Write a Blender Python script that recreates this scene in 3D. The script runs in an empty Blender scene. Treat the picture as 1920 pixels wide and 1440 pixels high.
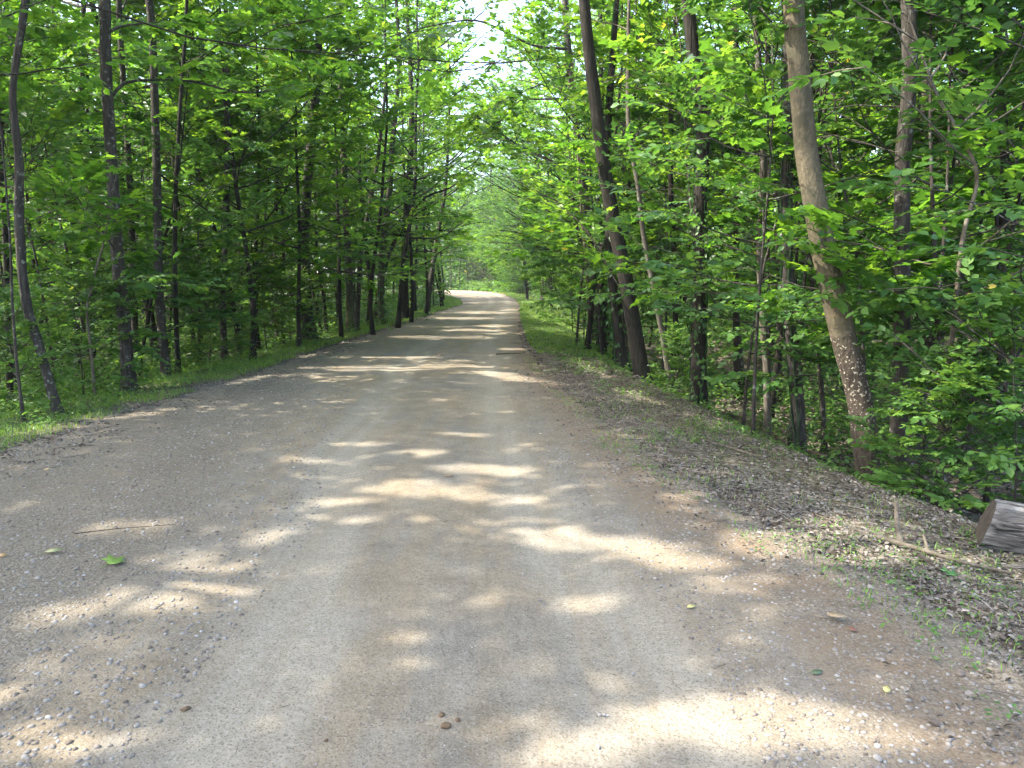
import bpy, math
import numpy as np
from mathutils import Vector

sc = bpy.context.scene
COL = sc.collection
PI = math.pi

# ------------------------------------------------------------------ camera model
FPX, HOR, CAMH = 1440.0, 535.0, 1.6
PITCH = math.atan((720 - HOR) / FPX)
CP, SP = math.cos(PITCH), math.sin(PITCH)
SUN_AZ, SUN_EL = math.radians(93), math.radians(52)          # measured left of the road axis
S = np.array([-math.sin(SUN_AZ) * math.cos(SUN_EL), math.cos(SUN_AZ) * math.cos(SUN_EL), math.sin(SUN_EL)])


def ray(px, py):
    u, v = (px - 960) / FPX, (720 - py) / FPX
    return np.array([u, CP + v * SP, -SP + v * CP])


def at(px, py, D):
    r = ray(px, py)
    return np.array([0, 0, CAMH]) + r * (D / r[1])


def project(P):
    x, y, z = P[..., 0], P[..., 1], P[..., 2] - CAMH
    f = np.maximum(y * CP - z * SP, 1e-3)
    u = y * SP + z * CP
    return 960 + FPX * x / f, 720 - FPX * u / f


def norm(v):
    return v / np.maximum(np.linalg.norm(v, axis=-1, keepdims=True), 1e-9)


def smooth(a, b, x):
    t = np.clip((np.asarray(x, float) - a) / (b - a), 0, 1)
    return t * t * (3 - 2 * t)


def hash2(i, j, s):
    h = np.sin(i * 127.1 + j * 311.7 + s * 74.7) * 43758.5453
    return h - np.floor(h)


def vnoise(x, y, s=0):
    x, y = np.asarray(x, float), np.asarray(y, float)
    i, j = np.floor(x), np.floor(y)
    f, g = x - i, y - j
    f, g = f * f * (3 - 2 * f), g * g * (3 - 2 * g)
    a, b, c, d = hash2(i, j, s), hash2(i + 1, j, s), hash2(i, j + 1, s), hash2(i + 1, j + 1, s)
    return (a * (1 - f) + b * f) * (1 - g) + (c * (1 - f) + d * f) * g


def fbm(x, y, s=0, n=3):
    r, a = 0, 0.5
    for k in range(n):
        r = r + a * vnoise(x * 2 ** k, y * 2 ** k, s + k * 3.1)
        a *= 0.5
    return r / (1 - 0.5 ** n)


# ------------------------------------------------------------------ road and terrain
KY = [-12, 3.5, 5, 7.3, 14, 22, 35, 66, 85, 104, 125, 150, 185, 230]
E_L = [-1.9, -2.0, -2.0, -2.5, -3.55, -4.0, -4.2, -3.7, -5.2, -9, -17.5, -33, -60, -95]
E_R = [1.9, 1.3, 1.0, .68, .24, .02, .1, .45, .1, -1.6, -7, -19, -42, -75]
O_L = [-5.2, -5.2, -5.2, -5.15, -4.95, -5.0, -4.8, -4.3, -5.8, -9.6, -18.2, -34, -61, -96]
O_R = [2.6, 2.3, 1.95, 1.45, .85, .55, .5, .75, .4, -1.2, -6.4, -18, -41, -74]
eL = lambda y: np.interp(y, KY, E_L)
eR = lambda y: np.interp(y, KY, E_R)
oL = lambda y: np.interp(y, KY, O_L)
oR = lambda y: np.interp(y, KY, O_R)


def outside(x, y):
    return np.maximum(oL(y) - x, x - oR(y))


def terrain(x, y):
    x, y = np.asarray(x, float), np.asarray(y, float)
    dl, dr = oL(y) - x, x - oR(y)
    m = np.maximum(dl, dr)
    hl = np.interp(y, [0, 30, 60, 110], [.95, .95, .5, .1])
    hr = np.interp(y, [0, 20, 50, 110], [.7, .7, .4, .1])
    z = .75 * smooth(72, 125, y) - hl * smooth(1.0, 3.4, dl) - hr * smooth(1.1, 2.9, dr) - .04 * smooth(0, .8, m)
    return z + (fbm(x * .6, y * .6, 5) - .5) * .3 * smooth(1.2, 4, m) + (fbm(x * 2.2, y * 2.2, 9) - .5) * .07 * smooth(0, .8, m)


def ground_px(px, py):
    r = ray(px, py)
    t0, o = 0.5, np.array([0, 0, CAMH])
    for t in np.arange(.8, 160, .04):
        p = o + r * t
        if p[2] < terrain(p[0], p[1]):
            return np.array([p[0], p[1], float(terrain(p[0], p[1]))])
    return o + r * 100


# ------------------------------------------------------------------ mesh building
class Geo:
    def __init__(s):
        s.V, s.T, s.Q, s.tint, s.n = [], [], [], [], 0

    def add(s, V, tris=None, quads=None, tint=0.5):
        V = np.asarray(V, np.float32).reshape(-1, 3)
        s.V.append(V)
        s.tint.append(np.broadcast_to(np.asarray(tint, np.float32), (len(V),)))
        if tris is not None and len(tris):
            s.T.append(np.asarray(tris).reshape(-1, 3) + s.n)
        if quads is not None and len(quads):
            s.Q.append(np.asarray(quads).reshape(-1, 4) + s.n)
        s.n += len(V)
        return s

    def mesh(s, name, mat, origin=None, smooth_shade=False, attrs=None):
        me = bpy.data.meshes.new(name)
        if not s.V:
            return me
        V = np.concatenate(s.V)
        if origin is not None:
            V = V - np.asarray(origin, np.float32)
        T = np.concatenate(s.T) if s.T else np.zeros((0, 3), int)
        Q = np.concatenate(s.Q) if s.Q else np.zeros((0, 4), int)
        loops = np.concatenate([T.ravel(), Q.ravel()]).astype(np.int32)
        starts = np.concatenate([np.arange(len(T)) * 3, len(T) * 3 + np.arange(len(Q)) * 4]).astype(np.int32)
        me.vertices.add(len(V)); me.vertices.foreach_set('co', V.astype(np.float32).ravel())
        me.loops.add(len(loops)); me.loops.foreach_set('vertex_index', loops)
        me.polygons.add(len(starts)); me.polygons.foreach_set('loop_start', starts)
        if smooth_shade:
            me.polygons.foreach_set('use_smooth', np.ones(len(starts), bool))
        A = {'tint': np.concatenate(s.tint)}
        A.update(attrs or {})
        for k, v in A.items():
            a = me.attributes.new(k, 'FLOAT', 'POINT'); a.data.foreach_set('value', np.asarray(v, np.float32))
        me.update(calc_edges=True)
        me.materials.append(mat)
        return me


def link(name, me, parent=None, loc=None):
    o = bpy.data.objects.new(name, me)
    COL.objects.link(o)
    if parent is not None:
        o.parent = parent
    if loc is not None:
        o.location = [float(c) for c in loc]
    return o


def tag(o, label=None, cat=None, group=None, kind=None):
    for k, v in (('label', label), ('category', cat), ('group', group), ('kind', kind)):
        if v:
            o[k] = v
    return o


def thing(name, loc, label, cat, group=None):
    return tag(link(name, None, None, loc), label, cat, group)


def catmull(P, step):
    P = np.asarray(P, float)
    if len(P) < 2:
        return P
    E = np.vstack([2 * P[0] - P[1], P, 2 * P[-1] - P[-2]])
    out = []
    for i in range(1, len(E) - 2):
        n = max(1, int(np.linalg.norm(E[i + 1] - E[i]) / step))
        t = (np.arange(n) / n)[:, None]
        a, b, c, d = E[i - 1], E[i], E[i + 1], E[i + 2]
        out.append(.5 * (2 * b + (c - a) * t + (2 * a - 5 * b + 4 * c - d) * t ** 2 + (3 * b - a - 3 * c + d) * t ** 3))
    out.append(P[-1:])
    return np.vstack(out)


def tube(g, P, R, sides=6, rough=0.0, seed=0, tint=.5, cap=True, roots=0.):
    P = np.asarray(P, float); n = len(P)
    R = np.broadcast_to(np.asarray(R, float), (n,))
    T = norm(np.gradient(P, axis=0))
    ref = np.array([1., .13, 0]) if abs(T[:, 2]).mean() > .5 else np.array([.05, .02, 1.])
    A = norm(np.cross(T, ref)); B = np.cross(T, A)
    th = np.arange(sides) / sides * 2 * PI
    rr = R[:, None] * np.ones((1, sides))
    if rough:
        L = np.concatenate([[0], np.cumsum(np.linalg.norm(np.diff(P, axis=0), axis=1))])[:, None]
        c, s_ = np.cos(th)[None], np.sin(th)[None]
        rr = rr * (1 + rough * ((vnoise(c * 1.3 + 7 + L * .9, s_ * 1.3 + 3 + L * .3, seed) - .5) * 1.3
                                + (vnoise(th[None] * sides / 6.2832 * .8 + 0 * L, L * 5, seed + 2) - .5) * .9))
    if roots:
        L = np.concatenate([[0], np.cumsum(np.linalg.norm(np.diff(P, axis=0), axis=1))])[:, None]
        lob = np.maximum(0, np.cos(th * 3 + seed)) ** 2 + .7 * np.maximum(0, np.cos(th * 2 + seed * 2.1)) ** 2
        rr = rr * (1 + roots * np.exp(-L / .16) * lob[None])
    V = P[:, None] + rr[:, :, None] * (A[:, None] * np.cos(th)[None, :, None] + B[:, None] * np.sin(th)[None, :, None])
    i = np.arange(n - 1)[:, None] * sides; j = np.arange(sides)[None]; k = (j + 1) % sides
    Q = np.stack([i + j, i + k, i + sides + k, i + sides + j], -1).reshape(-1, 4)
    V = V.reshape(-1, 3)
    tr = None
    if cap:
        V = np.vstack([V, P[-1:] + T[-1:] * R[-1] * .5, P[:1]])
        e = (n - 1) * sides
        tr = np.concatenate([np.stack([e + j[0], e + k[0], np.full(sides, n * sides)], -1),
                             np.stack([k[0], j[0], np.full(sides, n * sides + 1)], -1)])
    g.add(V, tr, Q, tint)


KITE = (np.array([(0, 0, 0), (.42, .31, .07), (1, 0, -.06), (.42, -.31, .07)]), np.array([(0, 3, 2), (0, 2, 1)]), None)
OVATE = (np.array([(0, 0, 0), (.25, .25, .05), (.62, .27, .04), (1, 0, -.1), (.62, -.27, .04), (.25, -.25, .05)]), None,
         np.array([(0, 5, 4, 3), (0, 3, 2, 1)]))
_lo = [(0, 0, 0), (.12, .3, .05), (.0, .5, .02), (.32, .42, .06), (.55, .58, 0), (.62, .2, .05), (1, 0, -.08),
       (.62, -.2, .05), (.55, -.58, 0), (.32, -.42, .06), (.0, -.5, .02), (.12, -.3, .05), (.4, 0, 0)]
LOBED = (np.array(_lo), np.array([(12, (i + 1) % 12, i) for i in range(12)]), None)


def leaves(g, P, d, n, size, tint, shape):
    if len(P) == 0:
        return
    d = norm(d); s = norm(np.cross(n, d)); m = np.cross(d, s)
    K, tr, qu = shape
    size = np.broadcast_to(size, (len(P),))
    V = P[:, None] + size[:, None, None] * (K[None, :, 0:1] * d[:, None] + K[None, :, 1:2] * s[:, None] + K[None, :, 2:3] * m[:, None])
    off = (np.arange(len(P)) * len(K))[:, None, None]
    T = (tr[None] + off).reshape(-1, 3) if tr is not None else None
    Q = (qu[None] + off).reshape(-1, 4) if qu is not None else None
    g.add(V.reshape(-1, 3), T, Q, np.repeat(tint, len(K)))


def spray_leaves(rng, O, D, L, M, size, flat=.35, droop=.25):
    """flat two-ranked sprays: leaf positions, directions, normals"""
    N = len(O)
    D = norm(D)
    up = np.array([0, 0, 1.])
    side = norm(np.cross(D, up) + 1e-4)
    nrm = np.cross(side, D)
    tilt = rng.normal(0, .3, (N, 1))
    nrm = norm(nrm + side * tilt)
    side = np.cross(D, nrm)
    t = (np.arange(M) + .6) / M
    sg = np.where(np.arange(M) % 2 == 0, 1., -1.)
    tt = t[None, :] + rng.uniform(-.05, .05, (N, M))
    P = O[:, None] + D[:, None] * (L[:, None] * tt)[..., None]
    P[..., 2] -= droop * (L[:, None] * tt) ** 2
    a = rng.uniform(.5, 1.15, (N, M)) * (1 - .55 * t[None] ** 3)
    ld = D[:, None] * np.cos(a)[..., None] + side[:, None] * (np.sin(a) * sg[None])[..., None]
    ld[..., 2] -= droop * (.35 + rng.uniform(0, .7, (N, M)))
    ln = nrm[:, None] + rng.normal(0, flat, (N, M, 3))
    sz = size * rng.uniform(.45, 1.3, (N, M))
    return P.reshape(-1, 3), ld.reshape(-1, 3), ln.reshape(-1, 3), sz.ravel()


# ------------------------------------------------------------------ openings cut into the canopy to make the sun flecks
# each: centre of a fleck as seen in the photo -> its ground place; leaves standing between it and the sun are left out
FLECKS = [  # px, py, rx, ry, slope
    (1480, 1365, 290, 52, .10), (1090, 1400, 110, 45, 0), (360, 1102, 115, 36, -.12), (190, 1140, 130, 26, -.18), (205, 1216, 60, 20, 0),
    (110, 1400, 130, 50, 0), (30, 1290, 60, 20, 0), (455, 1022, 80, 14, -.15), (235, 990, 100, 15, -.1), (840, 924, 150, 16, .06), (905, 882, 85, 11, 0),
    (640, 940, 60, 8, 0), (680, 976, 40, 7, 0), (1120, 1016, 150, 18, .12), (1300, 1066, 120, 24, .25), (1095, 1132, 75, 14, 0),
    (905, 1126, 48, 11, 0), (1490, 1030, 130, 26, .1), (1610, 985, 90, 18, .1), (1800, 1045, 120, 26, .1), (800, 852, 90, 5, 0),
    (860, 816, 60, 5, 0), (690, 832, 70, 4, 0), (590, 862, 55, 4, 0), (690, 691, 150, 6, 0), (850, 686, 85, 4, 0), (940, 702, 70, 5, .1),
    (760, 671, 80, 3, 0), (830, 633, 110, 4, 0), (890, 620, 75, 3, 0), (930, 611, 45, 3, 0), (870, 597, 65, 2.5, 0), (905, 586, 60, 2.5, 0),
    (560, 668, 40, 3, -.1), (1000, 716, 80, 5, .12), (1200, 742, 70, 7, .3), (1110, 690, 50, 8, .4), (900, 556, 70, 6, 0), (1040, 576, 50, 3, 0),
    (1060, 597, 80, 11, .1), (1050, 622, 50, 5, .1), (1010, 568, 40, 3, 0), (960, 655, 40, 3, 0), (120, 796, 110, 11, -.15), (390, 771, 24, 4, 0), (20, 745, 70, 40, 0), (280, 775, 60, 6, -.2),
    (460, 715, 60, 6, -.2), (660, 640, 40, 8, 0),
]
SHAFTS = [  # world-space points given sun by leaving out leaves: px, py, D, radius
    (1520, 395, 7.4, .26), (1530, 460, 7.4, .24), (1512, 345, 7.4, .2), (1540, 530, 7.4, .18), (1580, 690, 7.4, .24), (1596, 750, 7.3, .18),
    (1428, 600, 10.8, .35), (1436, 700, 10.8, .35), (1262, 660, 14, .3), (1250, 720, 14, .3),
    (1000, 150, 24, 2.0), (1120, 220, 20, 1.6), (1010, 300, 26, 1.8), (900, 130, 30, 1.6), (1200, 90, 18, 1.3), (1100, 420, 20, 1.2), (1050, 60, 24, 1.5),
    (700, 240, 26, 1.0), (640, 300, 25, .8), (780, 270, 30, 1.0), (720, 130, 26, 1.0), (420, 180, 16, .6), (300, 250, 18, .8),
    (330, 350, 17, .7), (120, 180, 13, .8), (60, 420, 14, .6), (540, 180, 22, 1.), (200, 560, 15, .5), (480, 420, 22, .5),
    (1380, 160, 11, .5), (1600, 120, 8, .3), (1780, 560, 7, .3), (1760, 840, 6.4, .35), (1880, 780, 6.2, .35), (1300, 330, 12, .5), (1480, 300, 9, .3), (1850, 330, 8, .4),
]
_r = np.random.default_rng(4)
for _i in range(260):  # random extra openings, added to put sun on leaf clumps
    _D = _r.uniform(8, 38)
    _px = _r.choice([_r.uniform(-50, 860), _r.uniform(1000, 1950)])
    _py = _r.uniform(0, 640)
    _p = at(_px, _py, _D); _q = _p - S * (_p[2] / S[2])
    if -5.0 < _q[0] < 3.5 and _q[1] < 45:
        continue
    SHAFTS.append((_px, _py, _D, _r.uniform(.25, .55) * (1 + _D / 20)))
_SH = np.array([at(a, b, d) for a, b, d, r in SHAFTS])


def in_fleck(G, grow_=1.0):
    px, py = project(G)
    n = (fbm(G[:, 0] * 2.2, G[:, 1] * 2.2, 4) - .5)
    k = np.zeros(len(G), bool)
    for cx, cy, rx, ry, sl in FLECKS:
        dy = (py - cy) - sl * (px - cx)
        k |= ((px - cx) / rx) ** 2 + (dy / ry) ** 2 < grow_ + n * 1.4
    return k


LEAF_HITS = []      # where leaf shadows land on the road


def note_shadow(P, sz):
    G = P - S[None] * (P[:, 2] / S[2])[:, None]
    ok = (P[:, 2] > 2) & (G[:, 0] > -7) & (G[:, 0] < 5) & (G[:, 1] > 1) & (G[:, 1] < 48)
    LEAF_HITS.append(np.stack([G[ok, 0], G[ok, 1], np.broadcast_to(sz, (len(P),))[ok]], -1))


CR_SHAPE = lambda gl: KITE


def carve(P, seed=0):
    """True for leaf centres to leave out"""
    k = (P[:, 1] > 24) & (P[:, 1] < 75) & (P[:, 2] > 1.6 + .27 * P[:, 1]) & (np.abs(P[:, 0] + .040 * P[:, 1]) < .05 + .006 * P[:, 1] + 1.1 * (fbm(P[:, 1] * .7, P[:, 2] * .7, 8) - .5))
    r_ = P[:, 0] / np.maximum(P[:, 1], 1) + .020 + .02 * (fbm(P[:, 1] * .5, P[:, 2] * .8, 6) - .5)
    k |= (P[:, 1] > 17) & (P[:, 1] < 96) & (np.abs(r_) < .031) & (P[:, 2] < 1.6 + .15 * P[:, 1] + 1.5 * (fbm(P[:, 1] * .6, P[:, 0] * .9, 7) - .5))
    up = P[:, 2] > 2.2
    G = P - S[None] * ((P[:, 2]) / S[2])[:, None]
    ok = up & (G[:, 1] > 1.5) & (G[:, 1] < 140)
    idx = np.where(ok)[0]
    if len(idx):
        k[idx] |= in_fleck(G[idx], np.interp(G[idx, 1], [6, 10], [1.35, .75]))
    for c, (_a, _b, _d, r) in zip(_SH, SHAFTS):
        w = P - c
        t = w @ S
        m = (t > .35 + r * .7)
        d2 = (w * w).sum(1) - t * t
        k |= m & (d2 < r * r)
    return k


# ------------------------------------------------------------------ materials
def new_mat(name):
    m = bpy.data.materials.new(name); m.use_nodes = True
    nt = m.node_tree; nt.nodes.clear()
    return m, nt


def N(nt, typ, **kw):
    n = nt.nodes.new(typ)
    for k, v in kw.items():
        if k in n.inputs.keys():
            n.inputs[k].default_value = v
        else:
            setattr(n, k, v)
    return n


def ramp(nt, fac, stops, interp='LINEAR'):
    n = nt.nodes.new('ShaderNodeValToRGB'); n.color_ramp.interpolation = interp
    el = n.color_ramp.elements
    while len(el) < len(stops):
        el.new(.5)
    for e, (p, c) in zip(el, stops):
        e.position = p; e.color = (*c, 1)
    nt.links.new(fac, n.inputs[0])
    return n.outputs[0]


def noise(nt, vec, scale, detail=4, rough=.55, dist=0):
    n = N(nt, 'ShaderNodeTexNoise', Scale=scale, Detail=detail, Roughness=rough, Distortion=dist)
    if vec is not None:
        nt.links.new(vec, n.inputs['Vector'])
    return n.outputs['Fac']


def mix(nt, f, a, b, blend='MIX'):
    n = nt.nodes.new('ShaderNodeMix'); n.data_type = 'RGBA'; n.blend_type = blend
    for s, v in ((n.inputs[0], f), (n.inputs[6], a), (n.inputs[7], b)):
        if hasattr(v, 'type') and hasattr(v, 'is_linked'):
            nt.links.new(v, s)
        elif isinstance(v, (int, float)):
            s.default_value = v
        else:
            s.default_value = (*v, 1)
    return n.outputs[2]


def mth(nt, op, a, b=0.0, clamp=False):
    n = nt.nodes.new('ShaderNodeMath'); n.operation = op; n.use_clamp = clamp
    for s, v in zip(n.inputs, (a, b)):
        if hasattr(v, 'is_linked'):
            nt.links.new(v, s)
        else:
            s.default_value = v
    return n.outputs[0]


def mapr(nt, v, a, b, c=0., d=1.):
    n = nt.nodes.new('ShaderNodeMapRange'); n.interpolation_type = 'SMOOTHSTEP'
    nt.links.new(v, n.inputs[0])
    for i, x in enumerate((a, b, c, d)):
        n.inputs[i + 1].default_value = x
    return n.outputs[0]


def attr(nt, name):
    n = nt.nodes.new('ShaderNodeAttribute'); n.attribute_name = name
    return n.outputs['Fac']


def coords(nt, scale=(1, 1, 1), kind='Object'):
    t = nt.nodes.new('ShaderNodeTexCoord'); m = nt.nodes.new('ShaderNodeMapping')
    m.inputs['Scale'].default_value = scale
    nt.links.new(t.outputs[kind], m.inputs[0])
    return m.outputs[0]


def finish(nt, col, rough=.9, bump=None, strength=.5, dist=.02, spec=.25):
    b = N(nt, 'ShaderNodeBsdfPrincipled')
    b.inputs['Roughness'].default_value = rough
    b.inputs['Specular IOR Level'].default_value = spec
    nt.links.new(col, b.inputs['Base Color'])
    if bump is not None:
        n = N(nt, 'ShaderNodeBump', Strength=strength, Distance=dist)
        nt.links.new(bump, n.inputs['Height']); nt.links.new(n.outputs[0], b.inputs['Normal'])
    o = nt.nodes.new('ShaderNodeOutputMaterial')
    nt.links.new(b.outputs[0], o.inputs[0])
    return b


def leaf_mat(name, dark, mid, light, trans=.57, gloss=.45):
    m, nt = new_mat(name)
    a = attr(nt, 'tint')
    oi = nt.nodes.new('ShaderNodeObjectInfo')
    a = mth(nt, 'ADD', a, mth(nt, 'MULTIPLY', oi.outputs['Random'], -.2), True)
    c = ramp(nt, a, [(0, dark), (.45, mid), (.9, light), (1, (.30, .25, .05))])
    p = N(nt, 'ShaderNodeBsdfPrincipled'); p.inputs['Roughness'].default_value = gloss
    p.inputs['Specular IOR Level'].default_value = .35
    nt.links.new(c, p.inputs['Base Color'])
    t = nt.nodes.new('ShaderNodeBsdfTranslucent')
    nt.links.new(mix(nt, 1., c, (2.05, 1.95, 1.0), 'MULTIPLY'), t.inputs['Color'])
    x = nt.nodes.new('ShaderNodeMixShader'); x.inputs[0].default_value = trans
    nt.links.new(p.outputs[0], x.inputs[1]); nt.links.new(t.outputs[0], x.inputs[2])
    o = nt.nodes.new('ShaderNodeOutputMaterial'); nt.links.new(x.outputs[0], o.inputs[0])
    return m


M = {}
M['maple'] = leaf_mat('leaf_maple', (0.038, 0.101, 0.017), (0.070, 0.160, 0.024), (0.146, 0.249, 0.030))
M['gum'] = leaf_mat('leaf_gum', (0.051, 0.125, 0.019), (0.102, 0.201, 0.027), (0.203, 0.297, 0.036), .5)
M['beech'] = leaf_mat('leaf_beech', (0.036, 0.095, 0.027), (0.064, 0.148, 0.036), (0.121, 0.219, 0.042), .4)
M['oak'] = leaf_mat('leaf_oak', (0.027, 0.078, 0.024), (0.051, 0.119, 0.031), (0.095, 0.178, 0.036), .4)
M['weed'] = leaf_mat('leaf_weed', (0.045, 0.107, 0.024), (0.083, 0.172, 0.036), (0.165, 0.261, 0.060), .35)
M['grass'] = leaf_mat('grass_blade', (0.074, 0.148, 0.027), (0.128, 0.228, 0.039), (0.265, 0.286, 0.090), .35)


def bark_mat(name, c0, c1, c2, vscale=26, stretch=.16, bump=.8, lichen=.0, moss=0.):
    m, nt = new_mat(name)
    v = coords(nt, (1, 1, stretch))
    n1 = noise(nt, v, vscale, 6, .65, .6)
    v2 = coords(nt)
    n2 = noise(nt, v2, 2.3, 4, .6)
    n3 = noise(nt, v2, 14, 4, .6)
    c = ramp(nt, n1, [(.32, c0), (.5, c1), (.68, c2)])
    c = mix(nt, mapr(nt, n2, .35, .7, 0, .45), c, tuple(x * .55 for x in c1))
    if lichen:
        c = mix(nt, mapr(nt, n3, .58, .66, 0, lichen), c, (.28, .29, .25))
    if moss:
        sx = nt.nodes.new('ShaderNodeSeparateXYZ'); nt.links.new(v2, sx.inputs[0])
        mm = mth(nt, 'MULTIPLY', mapr(nt, sx.outputs[2], 0., 1.6, 1, .15), mapr(nt, n3, .4, .6, 0, moss))
        c = mix(nt, mm, c, (.10, .13, .03))
    finish(nt, c, .9, n1, bump, .03)
    return m


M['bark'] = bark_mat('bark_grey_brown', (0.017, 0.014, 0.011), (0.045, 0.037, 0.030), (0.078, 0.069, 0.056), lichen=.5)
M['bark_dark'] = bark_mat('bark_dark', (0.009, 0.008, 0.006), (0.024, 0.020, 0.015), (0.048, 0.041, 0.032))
M['bark_moss'] = bark_mat('bark_mossy', (0.020, 0.017, 0.012), (0.056, 0.048, 0.036), (0.097, 0.085, 0.064), moss=.85)
M['bark_rough'] = bark_mat('bark_rough', (0.011, 0.010, 0.008), (0.045, 0.039, 0.033), (0.093, 0.084, 0.071), 20, .22, 1.0, .3)
M['bark_pale'] = bark_mat('bark_pale', (0.045, 0.036, 0.027), (0.089, 0.075, 0.058), (0.123, 0.109, 0.086), 18, .3, .4, .4)
M['wood_dead'] = bark_mat('dead_wood', (0.048, 0.037, 0.026), (0.108, 0.089, 0.065), (0.165, 0.143, 0.113), 22, .3, .5)


def lean_bark():
    m, nt = new_mat('bark_leaning_trunk')
    v = coords(nt)
    sx = nt.nodes.new('ShaderNodeSeparateXYZ'); nt.links.new(v, sx.inputs[0])
    n = noise(nt, v, 5, 4)
    vs = coords(nt, (1, 1, .35))
    n1 = noise(nt, vs, 34, 6, .7)
    n4 = noise(nt, vs, 60, 3, .7)
    fl = noise(nt, v, 38, 2, .5)
    low = ramp(nt, n1, [(.3, (.03, .022, .016)), (.55, (.085, .065, .048)), (.75, (.145, .115, .085))])
    flake = mapr(nt, fl, .60, .64)
    hz = mth(nt, 'ADD', sx.outputs[2], mth(nt, 'MULTIPLY', mth(nt, 'SUBTRACT', n, .5), .9))
    band = mth(nt, 'MULTIPLY', mapr(nt, hz, .55, .9), mapr(nt, hz, 1.9, 1.5))
    low = mix(nt, mth(nt, 'MULTIPLY', flake, band), low, (.50, .43, .33))
    hi = ramp(nt, n4, [(.3, (.07, .056, .034)), (.6, (.125, .102, .064)), (.8, (.17, .142, .094))])
    mo = noise(nt, coords(nt, (1, 1, .6)), 7, 5, .6, .4)
    hi = mix(nt, mapr(nt, mo, .48, .6, 0, .75), hi, (.055, .05, .030))  # bark mottling, its dark patches deepened to imitate sun-fleck contrast
    hi = mix(nt, mapr(nt, noise(nt, coords(nt, (1, 1, .5)), 19, 4, .6), .60, .68, 0, .5), hi, (.045, .036, .024))
    f = mapr(nt, hz, 1.35, 1.75)
    c = mix(nt, f, low, hi)
    b = mth(nt, 'MULTIPLY', n1, mth(nt, 'SUBTRACT', 1.15, f))
    finish(nt, c, .85, mth(nt, 'ADD', mth(nt, 'ADD', b, mth(nt, 'MULTIPLY', mo, .5)), mth(nt, 'MULTIPLY', flake, .15)), 1., .035)
    return m


M['bark_lean'] = lean_bark()


def log_mats():
    m, nt = new_mat('log_bark')
    cb = nt.nodes.new('ShaderNodeCombineXYZ')
    for q, (nm, k_) in enumerate((('ca', 1.), ('sa', 1.), ('along', .16))):
        nt.links.new(mth(nt, 'MULTIPLY', attr(nt, nm), k_), cb.inputs[q])
    n1 = noise(nt, cb.outputs[0], 30, 6, .65, .8)
    c = ramp(nt, n1, [(.36, (0.024, 0.021, 0.018)), (.5, (0.128, 0.116, 0.104)), (.7, (0.288, 0.272, 0.248))])
    finish(nt, c, .9, n1, 1., .05)
    m2, nt = new_mat('log_cut_face')
    v = coords(nt)
    n2 = noise(nt, v, 30, 5, .6)
    c = ramp(nt, n2, [(.3, (0.026, 0.021, 0.016)), (.6, (0.060, 0.049, 0.039)), (.8, (0.088, 0.075, 0.060))])
    finish(nt, c, .95, n2, .4, .01)
    return m, m2


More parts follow.
